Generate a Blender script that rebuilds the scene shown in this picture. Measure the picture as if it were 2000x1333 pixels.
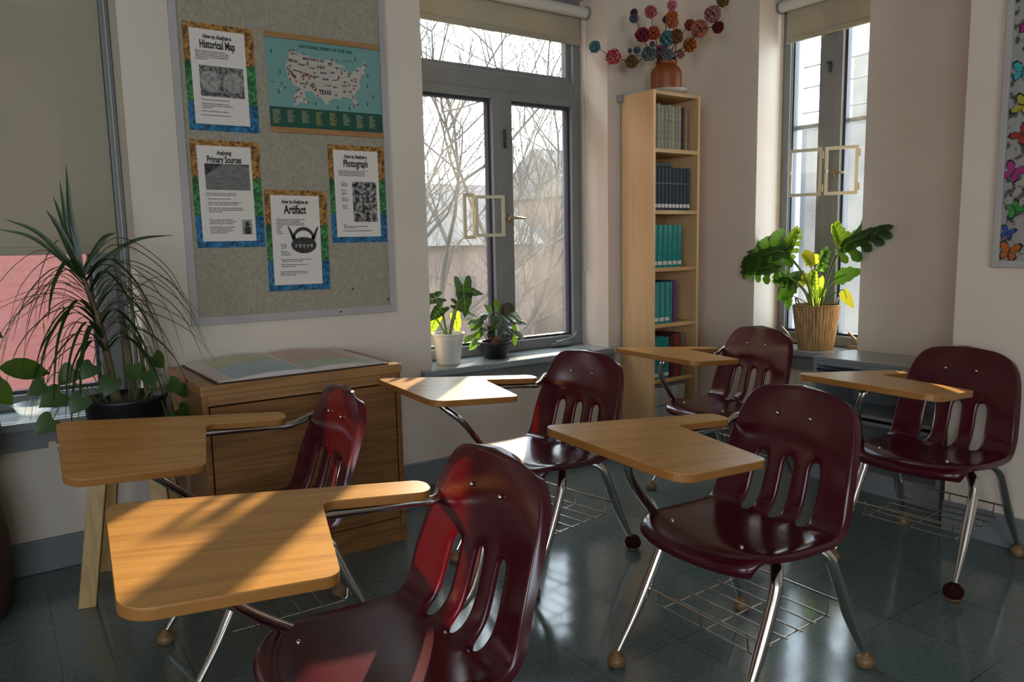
import bpy, bmesh, math, random
from mathutils import Vector, Matrix, noise
random.seed(7)
scene = bpy.context.scene
col = scene.collection
for o in list(bpy.data.objects): bpy.data.objects.remove(o)

# ------------------------------------------------------------------ camera
cam_d = bpy.data.cameras.new('camera'); cam = bpy.data.objects.new('camera', cam_d); col.objects.link(cam)
RR = ((0.8194402, -0.5727965, -0.0205393), (0.0897616, 0.0928549, 0.9916254), (0.5660924, 0.8144213, -0.1275042))
r_, u_, f_ = [Vector(v).normalized() for v in RR]
m = Matrix.Identity(4)
for i in range(3):
    m[i][0] = r_[i]; m[i][1] = u_[i]; m[i][2] = -f_[i]
m.translation = (0, 0, 1.18)
cam.matrix_world = m
cam_d.sensor_width = 36; cam_d.lens = 1463.5 / 2000 * 36
cam_d.clip_start = 0.05; cam_d.clip_end = 500
scene.camera = cam

# ------------------------------------------------------------------ view, world, sun
scene.view_settings.view_transform = 'Standard'
scene.view_settings.look = 'None'
scene.view_settings.exposure = 1.36
scene.view_settings.gamma = 1.0
scene.view_settings.use_curve_mapping = False
scene.cycles.use_denoising = True
scene.cycles.max_bounces = 10
scene.cycles.diffuse_bounces = 6
scene.cycles.transparent_max_bounces = 24
scene.cycles.sample_clamp_indirect = 6.0
scene.cycles.caustics_reflective = False
scene.cycles.caustics_refractive = False
W = bpy.data.worlds.new('sky'); scene.world = W; W.use_nodes = True
nt = W.node_tree; bg = nt.nodes['Background']
SKY = 3.2
tc = nt.nodes.new('ShaderNodeTexCoord'); nz = nt.nodes.new('ShaderNodeTexNoise'); nz.inputs['Scale'].default_value = 2.2; nz.inputs['Detail'].default_value = 4
cr = nt.nodes.new('ShaderNodeValToRGB')
cr.color_ramp.elements[0].position = 0.35; cr.color_ramp.elements[0].color = (0.68, 0.84, 1.0, 1)
cr.color_ramp.elements[1].position = 0.62; cr.color_ramp.elements[1].color = (0.91, 0.955, 1.0, 1)
nt.links.new(tc.outputs['Generated'], nz.inputs['Vector']); nt.links.new(nz.outputs['Fac'], cr.inputs['Fac'])
nt.links.new(cr.outputs['Color'], bg.inputs['Color']); bg.inputs['Strength'].default_value = SKY
SUN_AZ, SUN_EL = math.radians(47.2), math.radians(15.2)
sd = bpy.data.lights.new('sun', 'SUN'); sd.energy = 11.0; sd.angle = math.radians(0.7); sd.color = (1.0, 0.80, 0.55)
so = bpy.data.objects.new('sun', sd); col.objects.link(so)
to_sun = Vector((math.cos(SUN_AZ) * math.cos(SUN_EL), math.sin(SUN_AZ) * math.cos(SUN_EL), math.sin(SUN_EL)))
so.rotation_euler = to_sun.to_track_quat('Z', 'Y').to_euler()
so.location = to_sun * 40
def portal(name, c, sx, sy, direction):
    d = bpy.data.lights.new(name, 'AREA'); d.shape = 'RECTANGLE'; d.size = sx; d.size_y = sy
    d.cycles.is_portal = True
    o = bpy.data.objects.new(name, d); col.objects.link(o); o.location = c
    o.rotation_euler = (-Vector(direction)).to_track_quat('Z', 'Y').to_euler()
    return o
portal('sky_portal', (2.34, 3.64, 1.55), 1.2, 2.0, (0, -1, 0))
portal('sky_portal', (-0.2, 3.64, 1.0), 1.4, 0.9, (0, -1, 0))
portal('sky_portal', (4.06, 2.43, 1.55), 0.68, 2.0, (-1, 0, 0))
portal('sky_portal', (-3.3, -1.9, 1.6), 1.9, 1.7, (1, 0, 0))  # fill opening added in the unseen left wall
portal('sky_portal', (-1.4, -3.9, 1.65), 2.3, 1.6, (0, 1, 0))  # fill opening added in the unseen wall behind the camera

# ------------------------------------------------------------------ helpers
def tag(o, label=None, cat=None, group=None, kind=None):
    if label: o['label'] = label
    if cat: o['category'] = cat
    if group: o['group'] = group
    if kind: o['kind'] = kind
    return o
def empty(name, loc=(0, 0, 0), rz=0.0):
    o = bpy.data.objects.new(name, None); col.objects.link(o); o.location = loc; o.rotation_euler = (0, 0, rz)
    o.empty_display_size = 0.05
    return o
class MB:
    def __init__(s): s.v = []; s.f = []; s.mi = []
    def add(s, vs, fs, mi=0):
        b = len(s.v); s.v += [tuple(v) for v in vs]; s.f += [tuple(b + i for i in f) for f in fs]; s.mi += [mi] * len(fs); return s
    def box(s, x0, x1, y0, y1, z0, z1, mi=0, M=None):
        vs = [Vector((x, y, z)) for x in (x0, x1) for y in (y0, y1) for z in (z0, z1)]
        if M is not None: vs = [M @ v for v in vs]
        return s.add(vs, [(0, 1, 3, 2), (4, 6, 7, 5), (0, 4, 5, 1), (2, 3, 7, 6), (0, 2, 6, 4), (1, 5, 7, 3)], mi)
    def tube(s, pts, r, n=8, mi=0, caps=True, flat=None):
        pts = [Vector(p) for p in pts]
        rs = r if isinstance(r, (list, tuple)) else [r] * len(pts)
        vs = []; fs = []; prev = None
        for i, p in enumerate(pts):
            t = (pts[min(i + 1, len(pts) - 1)] - pts[max(i - 1, 0)])
            t = t.normalized() if t.length > 1e-9 else Vector((0, 0, 1))
            if prev is None:
                a = t.cross(Vector((0, 0, 1)))
                if a.length < 0.1: a = t.cross(Vector((1, 0, 0)))
            else: a = prev - t * prev.dot(t)
            a.normalize(); prev = a; b = t.cross(a)
            for k in range(n):
                an = 2 * math.pi * k / n
                vs.append(p + (a * math.cos(an) + b * math.sin(an) * (flat or 1)) * rs[i])
        for i in range(len(pts) - 1):
            for k in range(n):
                fs.append((i * n + k, i * n + (k + 1) % n, (i + 1) * n + (k + 1) % n, (i + 1) * n + k))
        if caps:
            fs.append(tuple(reversed(range(n)))); fs.append(tuple((len(pts) - 1) * n + k for k in range(n)))
        return s.add(vs, fs, mi)
    def lathe(s, prof, n=28, c=(0, 0, 0), mi=0, cap=False):
        vs = []; fs = []
        for (r, z) in prof:
            for k in range(n):
                a = 2 * math.pi * k / n; vs.append((c[0] + r * math.cos(a), c[1] + r * math.sin(a), c[2] + z))
        for i in range(len(prof) - 1):
            for k in range(n):
                fs.append((i * n + k, i * n + (k + 1) % n, (i + 1) * n + (k + 1) % n, (i + 1) * n + k))
        if cap:
            fs.append(tuple(reversed(range(n)))); fs.append(tuple((len(prof) - 1) * n + k for k in range(n)))
        return s.add(vs, fs, mi)
    def ball(s, c, r, n=10, mi=0, sz=1.0, jit=0.0):
        m_ = max(4, n // 2); vs = []; fs = []
        for i in range(m_ + 1):
            ph = math.pi * i / m_
            for k in range(n):
                a = 2 * math.pi * k / n; q = r * (1 + (random.random() - .5) * jit)
                vs.append((c[0] + q * math.sin(ph) * math.cos(a), c[1] + q * math.sin(ph) * math.sin(a), c[2] + q * sz * math.cos(ph)))
        for i in range(m_):
            for k in range(n): fs.append((i * n + k, (i + 1) * n + k, (i + 1) * n + (k + 1) % n, i * n + (k + 1) % n))
        return s.add(vs, fs, mi)
    def prism(s, pts, z0, z1, mi=0, M=None):          # pts: 2D outline, extruded in z
        n = len(pts); vs = [Vector((p[0], p[1], z0)) for p in pts] + [Vector((p[0], p[1], z1)) for p in pts]
        if M is not None: vs = [M @ v for v in vs]
        fs = [tuple(reversed(range(n))), tuple(range(n, 2 * n))] + [(k, (k + 1) % n, n + (k + 1) % n, n + k) for k in range(n)]
        return s.add(vs, fs, mi)
    def build(s, name, mat, parent=None, smooth=False, bevel=0, subd=0, autos=False):
        me = bpy.data.meshes.new(name); me.from_pydata(s.v, [], s.f); me.update()
        mats = mat if isinstance(mat, (list, tuple)) else [mat]
        for mm in mats: me.materials.append(mm)
        if len(mats) > 1:
            for p, k in zip(me.polygons, s.mi): p.material_index = k
        bm = bmesh.new(); bm.from_mesh(me); bmesh.ops.recalc_face_normals(bm, faces=bm.faces); bm.to_mesh(me); bm.free()
        if smooth: me.polygons.foreach_set('use_smooth', [True] * len(me.polygons))
        if autos:
            me.polygons.foreach_set('use_smooth', [True] * len(me.polygons))
            me.set_sharp_from_angle(angle=math.radians(38))
        o = bpy.data.objects.new(name, me); col.objects.link(o)
        if parent is not None: o.parent = parent
        if bevel:
            b = o.modifiers.new('bevel', 'BEVEL'); b.width = bevel; b.segments = 2; b.limit_method = 'ANGLE'; b.angle_limit = math.radians(40)
        if subd:
            d = o.modifiers.new('subd', 'SUBSURF'); d.levels = subd; d.render_levels = subd
        return o
def bxo(name, x0, x1, y0, y1, z0, z1, mat, parent=None, bevel=0.0):
    return MB().box(x0, x1, y0, y1, z0, z1).build(name, mat, parent, bevel=bevel)
def copy_tree(o, parent=None):
    c = o.copy(); col.objects.link(c)
    if parent is not None: c.parent = parent
    for ch in [x for x in bpy.data.objects if x.parent == o]: copy_tree(ch, c)
    return c
def rounded(poly, rad, n=6):
    out = []; N = len(poly)
    for i in range(N):
        p = Vector(poly[i]); a = Vector(poly[i - 1]) - p; b = Vector(poly[(i + 1) % N]) - p
        r = rad[i] if isinstance(rad, (list, tuple)) else rad
        ang = a.angle(b); d = min(r / math.tan(ang / 2), a.length * .49, b.length * .49); rr = d * math.tan(ang / 2)
        A = p + a.normalized() * d; B = p + b.normalized() * d
        c = p + (a.normalized() + b.normalized()).normalized() * (rr / math.sin(ang / 2))
        va = A - c; vb = B - c; th = va.angle(vb); sg = 1 if (va.x * vb.y - va.y * vb.x) > 0 else -1
        for k in range(n + 1):
            t = sg * th * k / n; out.append((c.x + va.x * math.cos(t) - va.y * math.sin(t), c.y + va.x * math.sin(t) + va.y * math.cos(t)))
    return out
def bez(pts, n=8):                                     # smooth path through points (Catmull-Rom)
    P = [Vector(p) for p in pts]; P = [P[0] * 2 - P[1]] + P + [P[-1] * 2 - P[-2]]; out = []
    for i in range(1, len(P) - 2):
        a, b, c, d = P[i - 1:i + 3]
        for k in range(n):
            t = k / n
            out.append(0.5 * ((2 * b) + (c - a) * t + (2 * a - 5 * b + 4 * c - d) * t * t + (3 * b - a - 3 * c + d) * t ** 3))
    out.append(P[-2]); return out

# ------------------------------------------------------------------ materials
def principled(name, color, rough=0.5, metal=0.0, spec=0.5, coat=0.0):
    mt = bpy.data.materials.new(name); mt.use_nodes = True; b = mt.node_tree.nodes['Principled BSDF']
    b.inputs['Base Color'].default_value = (*color, 1); b.inputs['Roughness'].default_value = rough
    b.inputs['Metallic'].default_value = metal; b.inputs['Specular IOR Level'].default_value = spec
    if coat: b.inputs['Coat Weight'].default_value = coat
    return mt
def N(mt, t, **kw):
    n = mt.node_tree.nodes.new(t)
    for k, v in kw.items(): setattr(n, k, v)
    return n
def mottled(name, c1, c2, scale=8, rough=0.5, bump=0.0, stretch=(1, 1, 1), detail=4, spec=0.5, bscale=None, lo=.35, hi=.65, metal=0.0, rlo=None):
    mt = principled(name, c1, rough, metal, spec); L = mt.node_tree.links; b = mt.node_tree.nodes['Principled BSDF']
    t = N(mt, 'ShaderNodeTexCoord'); mp = N(mt, 'ShaderNodeMapping'); mp.inputs['Scale'].default_value = stretch
    n = N(mt, 'ShaderNodeTexNoise'); n.inputs['Scale'].default_value = scale; n.inputs['Detail'].default_value = detail
    r = N(mt, 'ShaderNodeValToRGB'); r.color_ramp.elements[0].color = (*c1, 1); r.color_ramp.elements[1].color = (*c2, 1)
    r.color_ramp.elements[0].position = lo; r.color_ramp.elements[1].position = hi
    L.new(t.outputs['Object'], mp.inputs['Vector']); L.new(mp.outputs['Vector'], n.inputs['Vector']); L.new(n.outputs['Fac'], r.inputs['Fac']); L.new(r.outputs['Color'], b.inputs['Base Color'])
    if bump:
        n2 = N(mt, 'ShaderNodeTexNoise'); n2.inputs['Scale'].default_value = bscale or scale * 4; n2.inputs['Detail'].default_value = 3
        L.new(mp.outputs['Vector'], n2.inputs['Vector'])
        bu = N(mt, 'ShaderNodeBump'); bu.inputs['Strength'].default_value = bump; bu.inputs['Distance'].default_value = 0.01
        L.new(n2.outputs['Fac'], bu.inputs['Height']); L.new(bu.outputs['Normal'], b.inputs['Normal'])
    return mt
def wood(name, c1, c2, axis='x', rough=0.35, scale=1.0, dist=3.0, spec=0.5, contrast=(.3, .75), fine=0.5):
    mt = principled(name, c1, rough, spec=spec); L = mt.node_tree.links; b = mt.node_tree.nodes['Principled BSDF']
    t = N(mt, 'ShaderNodeTexCoord'); mp = N(mt, 'ShaderNodeMapping')
    st = {'x': (0.35, 5, 5), 'y': (5, 0.35, 5), 'z': (5, 5, 0.35)}[axis]; mp.inputs['Scale'].default_value = [q * scale for q in st]
    n1 = N(mt, 'ShaderNodeTexNoise'); n1.inputs['Scale'].default_value = 2.2; n1.inputs['Detail'].default_value = 6; n1.inputs['Distortion'].default_value = dist * .25
    mp2 = N(mt, 'ShaderNodeMapping'); st2 = {'x': (2, 90, 90), 'y': (90, 2, 90), 'z': (90, 90, 2)}[axis]; mp2.inputs['Scale'].default_value = [q * scale for q in st2]
    n2 = N(mt, 'ShaderNodeTexNoise'); n2.inputs['Scale'].default_value = 1.6; n2.inputs['Detail'].default_value = 3
    wv = N(mt, 'ShaderNodeMath', operation='SINE'); mu = N(mt, 'ShaderNodeMath', operation='MULTIPLY'); mu.inputs[1].default_value = 42
    ad = N(mt, 'ShaderNodeMath', operation='MULTIPLY_ADD'); ad.inputs[1].default_value = 0.28 - .16 * fine; ad.inputs[2].default_value = 0.30 - .10 * (fine - .5)
    ad2 = N(mt, 'ShaderNodeMath', operation='MULTIPLY_ADD'); ad2.inputs[1].default_value = 0.4 + fine * .35
    r = N(mt, 'ShaderNodeValToRGB'); r.color_ramp.elements[0].color = (*c2, 1); r.color_ramp.elements[1].color = (*c1, 1)
    r.color_ramp.elements[0].position, r.color_ramp.elements[1].position = contrast
    L.new(t.outputs['Object'], mp.inputs['Vector']); L.new(t.outputs['Object'], mp2.inputs['Vector']); L.new(mp.outputs['Vector'], n1.inputs['Vector']); L.new(mp2.outputs['Vector'], n2.inputs['Vector'])
    L.new(n1.outputs['Fac'], mu.inputs[0]); L.new(mu.outputs[0], wv.inputs[0]); L.new(wv.outputs[0], ad.inputs[0])
    L.new(n2.outputs['Fac'], ad2.inputs[0]); L.new(ad.outputs[0], ad2.inputs[2]); L.new(ad2.outputs[0], r.inputs['Fac']); L.new(r.outputs['Color'], b.inputs['Base Color'])
    return mt
def translucent(name, c, tc_, amount, rough=0.3, c2=None, scale=20, spec=0.5):
    mt = mottled(name, c, c2 or c, scale, rough, spec=spec) if c2 else principled(name, c, rough, spec=spec)
    L = mt.node_tree.links; b = mt.node_tree.nodes['Principled BSDF']; out = mt.node_tree.nodes['Material Output']
    tr = N(mt, 'ShaderNodeBsdfTranslucent'); tr.inputs['Color'].default_value = (*tc_, 1)
    mx = N(mt, 'ShaderNodeMixShader'); mx.inputs[0].default_value = amount
    L.new(b.outputs[0], mx.inputs[1]); L.new(tr.outputs[0], mx.inputs[2]); L.new(mx.outputs[0], out.inputs['Surface'])
    return mt
def glass_mat(name, tint=(0.93, 0.95, 0.95), dust=0.05, dustc=(0.8, 0.78, 0.72)):
    mt = bpy.data.materials.new(name); mt.use_nodes = True; t = mt.node_tree; t.nodes.clear(); L = t.links
    out = t.nodes.new('ShaderNodeOutputMaterial'); tr = t.nodes.new('ShaderNodeBsdfTransparent'); tr.inputs[0].default_value = (*tint, 1)
    gl = t.nodes.new('ShaderNodeBsdfGlossy'); gl.inputs['Roughness'].default_value = 0.03
    lw = t.nodes.new('ShaderNodeLayerWeight'); lw.inputs[0].default_value = 0.5
    pw = t.nodes.new('ShaderNodeMath'); pw.operation = 'POWER'; pw.inputs[1].default_value = 5; L.new(lw.outputs['Facing'], pw.inputs[0])
    fr = t.nodes.new('ShaderNodeMath'); fr.operation = 'MULTIPLY_ADD'; fr.inputs[1].default_value = .9; fr.inputs[2].default_value = .035; L.new(pw.outputs[0], fr.inputs[0])
    mx = t.nodes.new('ShaderNodeMixShader'); L.new(fr.outputs[0], mx.inputs[0]); L.new(tr.outputs[0], mx.inputs[1]); L.new(gl.outputs[0], mx.inputs[2])
    tl = t.nodes.new('ShaderNodeBsdfTranslucent'); tl.inputs[0].default_value = (*dustc, 1)
    n = t.nodes.new('ShaderNodeTexNoise'); n.inputs['Scale'].default_value = 3.5; n.inputs['Detail'].default_value = 8
    tcn = t.nodes.new('ShaderNodeTexCoord'); L.new(tcn.outputs['Object'], n.inputs['Vector'])
    mr = t.nodes.new('ShaderNodeMapRange'); mr.inputs[1].default_value = .3; mr.inputs[2].default_value = .75; mr.inputs[3].default_value = dust * .5; mr.inputs[4].default_value = dust * 1.6
    L.new(n.outputs['Fac'], mr.inputs[0])
    m2 = t.nodes.new('ShaderNodeMixShader'); L.new(mr.outputs[0], m2.inputs[0]); L.new(mx.outputs[0], m2.inputs[1]); L.new(tl.outputs[0], m2.inputs[2]); L.new(m2.outputs[0], out.inputs[0])
    return mt
M = {}
M['wall'] = mottled('wall_paint', (0.68, 0.585, 0.485), (0.72, 0.62, 0.515), 3, 0.55, bump=0.06, bscale=160)
M['ceiling'] = principled('ceiling_paint', (0.6, 0.58, 0.54), 0.8)
M['base'] = mottled('baseboard_vinyl', (0.17, 0.185, 0.195), (0.20, 0.215, 0.22), 4, 0.4)
M['frame'] = mottled('grey_window_metal', (0.185, 0.19, 0.19), (0.205, 0.21, 0.21), 6, 0.35, metal=0.0)
M['seal'] = principled('dark_rubber_seal', (0.03, 0.033, 0.045), 0.4)
M['sill'] = mottled('grey_slate_sill', (0.25, 0.285, 0.295), (0.30, 0.33, 0.335), 9, 0.22)
M['glass'] = glass_mat('dusty_window_glass', dust=0.024)
M['glass_clean'] = glass_mat('window_glass', dust=0.006)
M['cream'] = principled('cream_metal', (0.52, 0.48, 0.36), 0.45)
M['blind'] = translucent('roller_blind_fabric', (0.42, 0.37, 0.27), (0.55, 0.48, 0.36), 0.12, 0.85)
M['tube'] = principled('blind_tube', (0.62, 0.59, 0.53), 0.4)
M['brass'] = principled('aged_brass', (0.35, 0.27, 0.16), 0.35, 0.8)
M['chrome'] = mottled('chrome', (0.55, 0.52, 0.48), (0.62, 0.59, 0.55), 6, 0.16, metal=1.0)
M['wire'] = principled('chrome_wire', (0.5, 0.47, 0.42), 0.25, 1.0)
M['glide'] = mottled('brown_glide', (0.16, 0.085, 0.035), (0.22, 0.13, 0.05), 30, 0.45)
M['fuzz'] = mottled('dark_red_felt', (0.022, 0.004, 0.004), (0.04, 0.008, 0.007), 60, 0.95, bump=0.6, bscale=300, spec=0.1)
M['seat'] = translucent('maroon_plastic', (0.054, 0.0045, 0.0095), (0.50, 0.0, 0.003), 0.045, 0.18)
M['desk'] = wood('oak_laminate', (0.56, 0.275, 0.068), (0.36, 0.155, 0.036), 'x', 0.28, 1.0, 1.2, fine=1.0)
M['edge'] = mottled('brown_edge_band', (0.29, 0.115, 0.022), (0.34, 0.14, 0.03), 8, 0.4)
M['oak'] = wood('oak_veneer', (0.28, 0.128, 0.038), (0.14, 0.058, 0.016), 'x', 0.40, 1.5, 2.0, fine=1.0)
M['oaktop'] = wood('oak_veneer_top', (0.34, 0.17, 0.062), (0.24, 0.11, 0.036), 'x', 0.38)
M['oakdark'] = principled('dark_gap', (0.05, 0.018, 0.006), 0.6)
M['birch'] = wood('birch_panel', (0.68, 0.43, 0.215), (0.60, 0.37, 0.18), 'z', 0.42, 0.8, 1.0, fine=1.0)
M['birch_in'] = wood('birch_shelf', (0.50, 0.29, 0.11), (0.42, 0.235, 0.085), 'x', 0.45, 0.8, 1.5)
M['pine'] = wood('pine_leg', (0.42, 0.27, 0.10), (0.33, 0.2, 0.07), 'z', 0.5)
M['steel'] = mottled('grey_painted_steel', (0.24, 0.255, 0.275), (0.265, 0.28, 0.30), 5, 0.22)
M['black'] = principled('black_plastic', (0.006, 0.006, 0.007), 0.45)
M['soil'] = mottled('soil', (0.02, 0.013, 0.008), (0.05, 0.033, 0.02), 60, 0.95, bump=.5)
M['white'] = translucent('white_plastic', (0.72, 0.70, 0.66), (0.8, 0.75, 0.65), 0.2, 0.3)
M['paper'] = principled('white_paper', (0.76, 0.68, 0.61), 0.45)
M['ink'] = principled('black_ink', (0.012, 0.011, 0.012), 0.5)
M['inkgrey'] = principled('grey_ink', (0.10, 0.092, 0.085), 0.6)
M['terracotta'] = mottled('amber_clay', (0.23, 0.058, 0.009), (0.27, 0.07, 0.012), 8, 0.42)
M['plate'] = principled('cream_ceramic', (0.62, 0.57, 0.50), 0.3)
M['twig'] = principled('dark_twig', (0.03, 0.014, 0.008), 0.7)
M['fabric'] = mottled('board_linen', (0.32, 0.28, 0.21), (0.40, 0.355, 0.27), 130, 0.95, bump=.25, bscale=350, stretch=(1, 1, .6), spec=.1, detail=8)
M['alu'] = mottled('satin_aluminium', (0.40, 0.37, 0.35), (0.44, 0.41, 0.39), 4, 0.42, metal=0.0)

def floor_mat():
    mt = principled('vinyl_tile', (0.1, 0.13, 0.12), 0.17, spec=0.75); t = mt.node_tree; L = t.links; b = t.nodes['Principled BSDF']
    tc_ = N(mt, 'ShaderNodeTexCoord'); mp = N(mt, 'ShaderNodeMapping'); mp.inputs['Location'].default_value = (-1.598 + 0.305 * 20, -1.4514 + .305 * 20, 0)
    L.new(tc_.outputs['Object'], mp.inputs['Vector'])
    br = N(mt, 'ShaderNodeTexBrick'); br.offset = 0.0; br.squash = 1.0; br.inputs['Scale'].default_value = 1.0
    br.inputs['Mortar Size'].default_value = 0.0011; br.inputs['Mortar Smooth'].default_value = 0.1
    br.inputs['Brick Width'].default_value = 0.305; br.inputs['Row Height'].default_value = 0.305
    br.inputs['Color1'].default_value = (1, 1, 1, 1); br.inputs['Color2'].default_value = (0.86, 0.86, 0.86, 1); br.inputs['Mortar'].default_value = (0.25, 0.25, 0.25, 1)
    L.new(mp.outputs['Vector'], br.inputs['Vector'])
    n = N(mt, 'ShaderNodeTexNoise'); n.inputs['Scale'].default_value = 110; n.inputs['Detail'].default_value = 6; n.inputs['Distortion'].default_value = .3
    mp3 = N(mt, 'ShaderNodeMapping'); mp3.inputs['Scale'].default_value = (1, .55, 1); L.new(tc_.outputs['Object'], mp3.inputs['Vector']); L.new(mp3.outputs['Vector'], n.inputs['Vector'])
    r = N(mt, 'ShaderNodeValToRGB'); r.color_ramp.elements[0].color = (0.088, 0.120, 0.116, 1); r.color_ramp.elements[1].color = (0.122, 0.158, 0.152, 1)
    r.color_ramp.elements[0].position = .38; r.color_ramp.elements[1].position = .66
    L.new(n.outputs['Fac'], r.inputs['Fac'])
    mx = N(mt, 'ShaderNodeMix', data_type='RGBA', blend_type='MULTIPLY'); mx.inputs[0].default_value = 1.0
    L.new(r.outputs['Color'], mx.inputs[6]); L.new(br.outputs['Color'], mx.inputs[7]); L.new(mx.outputs[2], b.inputs['Base Color'])
    n3 = N(mt, 'ShaderNodeTexNoise'); n3.inputs['Scale'].default_value = 5; n3.inputs['Detail'].default_value = 4; L.new(tc_.outputs['Object'], n3.inputs['Vector'])
    mr = N(mt, 'ShaderNodeMapRange'); mr.inputs[3].default_value = .07; mr.inputs[4].default_value = .17; L.new(n3.outputs['Fac'], mr.inputs[0]); L.new(mr.outputs[0], b.inputs['Roughness'])
    bu = N(mt, 'ShaderNodeBump'); bu.inputs['Strength'].default_value = .12; bu.inputs['Distance'].default_value = .002
    n4 = N(mt, 'ShaderNodeTexNoise'); n4.inputs['Scale'].default_value = 14; L.new(tc_.outputs['Object'], n4.inputs['Vector']); L.new(n4.outputs['Fac'], bu.inputs['Height']); L.new(bu.outputs['Normal'], b.inputs['Normal'])
    return mt
M['floor'] = floor_mat()

def S(o): return tag(o, kind='structure')

# ------------------------------------------------------------------ room shell
YW, XW, XP, YP = 3.22, 3.62, 3.085, 1.405
ZS, ZT, ZC = 0.555, 2.55, 2.95
S(bxo('floor', -3.6, 3.62, -4.1, 3.22, -0.12, 0, M['floor']))
S(bxo('ceiling', -3.6, 4.1, -4.1, 3.7, ZC, ZC + .1, M['ceiling']))
w = MB()
for a, b, c, d in ((-3.6, -1.1, 0, ZC), (-1.1, .48, 0, ZS - .03), (-1.1, .48, ZT, ZC), (.48, 1.755, 0, ZC), (1.755, 2.92, 0, ZS - .03), (1.755, 2.92, ZT, ZC), (2.92, 4.1, 0, ZC)):
    w.box(a, b, YW, YW + .35, c, d)
S(w.build('wall_back', M['wall']))
w = MB()
for a, b, c, d in ((2.75, YW, 0, ZC), (2.11, 2.75, 0, ZS - .03), (2.11, 2.75, ZT, ZC), (YP, 2.11, 0, ZC)):
    w.box(XW, XW + .35, a, b, c, d)
w.box(XP, XW + .35, -4.1, YP, 0, ZC)
S(w.build('wall_right', M['wall']))
w = MB()
for a, b, c, d in ((-4.1, -2.9, 0, ZC), (-2.9, -.9, 0, .7), (-2.9, -.9, 2.5, ZC), (-.9, 3.22, 0, ZC)):  # hole in this unseen wall is added to let in fill light
    w.box(-3.6, -3.35, a, b, c, d)
S(w.build('wall_left', M['wall']))
w = MB()
for a, b, c, d in ((-3.35, -2.6, 0, ZC), (-2.6, -.2, 0, .8), (-2.6, -.2, 2.5, ZC), (-.2, XP, 0, ZC)):  # unseen opening added here to brighten the back wall
    w.box(a, b, -4.1, -3.95, c, d)
S(w.build('wall_front', M['wall']))
bb = MB().box(-3.35, 3.60, YW - .018, YW, 0, .125); S(bb.build('baseboard_back', M['base'], bevel=.004))
bb = MB().box(XW - .018, XW, YP, YW - .018, 0, .125).box(XP - .018, XP, -3.95, YP, 0, .125); S(bb.build('baseboard_right', M['base'], bevel=.004))

# ------------------------------------------------------------------ windows
def win_frame(kind, x0, x1, yf, swap=False):
    """x along the wall, y into the wall; swap=True for the right-hand wall"""
def V(swap, x, y, z): return (y, x, z) if swap else (x, y, z)
class WB(MB):
    def __init__(s, swap): super().__init__(); s.sw = swap
    def b(s, x0, x1, y0, y1, z0, z1, mi=0):
        return s.box(y0, y1, x0, x1, z0, z1, mi) if s.sw else s.box(x0, x1, y0, y1, z0, z1, mi)
    def ring(s, x0, x1, z0, z1, t, y0, y1, mi=0, tb=None):
        tb = tb or t
        s.b(x0, x0 + t, y0, y1, z0, z1, mi); s.b(x1 - t, x1, y0, y1, z0, z1, mi)
        s.b(x0 + t, x1 - t, y0, y1, z0, z0 + tb, mi); s.b(x0 + t, x1 - t, y0, y1, z1 - t, z1, mi); return s
def window(name, sw, x0, x1, yf, sashes, ztr, glassm, trans=True, ztop=ZT):
    e = empty(name); S(e)
    f = WB(sw).ring(x0, x1, ZS, ztop, .055, yf, yf + .11)
    if trans: f.b(x0 + .055, x1 - .055, yf, yf + .11, ztr, ztr + .095)
    f.build('window_frame', M['frame'], e, bevel=.003)
    WB(sw).ring(x0 + .055, x1 - .055, ztr + .095 if trans else ztop - .08, ztop - .055, .03, yf + .03, yf + .07).build('glazing_bead', M['frame'], e) if trans else None
    if trans:
        WB(sw).b(x0 + .08, x1 - .08, yf + .05, yf + .056, ztr + .12, ztop - .08).build('glass', M['glass_clean'], e)
    for (a, b, off) in sashes:
        s_ = WB(sw).ring(a, b, ZS + .03, ztr, .045, yf - .012 + off, yf + .045 + off, tb=.055).build('sash', M['frame'], e, bevel=.004)
        WB(sw).ring(a + .045, b - .045, ZS + .085, ztr - .045, .014, yf + .012 + off, yf + .05 + off).build('seal', M['seal'], s_)
        WB(sw).b(a + .055, b - .055, yf + .03 + off, yf + .036 + off, ZS + .095, ztr - .055).build('glass', glassm, s_)
    return e
w2 = window('window_2', False, 1.755, 2.92, 3.45, ((1.80, 2.335, 0), (2.375, 2.885, 0)), 2.003, M['glass'])
MB().box(2.325, 2.385, 3.437, 3.53, ZS + .03, 2.003).build('mullion', M['frame'], w2, bevel=.003)
def catch(parent, x, y, z, dx, sw=False):
    k = MB(); p = lambda a, b, c: V(sw, a, b, c)
    k.tube([p(x, y, z), p(x, y - .03, z)], .008); k.tube([p(x, y - .03, z), p(x + dx * .03, y - .034, z + .002), p(x + dx * .085, y - .03, z - .002)], [.009, .007, .005])
    k.ball(p(x, y - .004, z - .0), .014, 8, sz=1.8)
    return k.build('handle', M['brass'], parent, smooth=True)
catch(w2, 2.39, 3.437, 1.325, 1)
k = MB().box(2.655, 2.80, 3.40, 3.44, ZS + .035, ZS + .05); k.tube([(2.68, 3.40, .61), (2.73, 3.385, .62), (2.80, 3.39, .635), (2.83, 3.40, .66)], [.009, .008, .007, .005]); k.build('window_operator', M['frame'], w2, smooth=False)
k = MB().box(2.36, 2.372, 3.425, 3.44, 1.70, 1.80); k.ball((2.366, 3.43, 1.75), .010, 8, sz=2.2); k.build('latch', M['seal'], w2)
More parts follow.
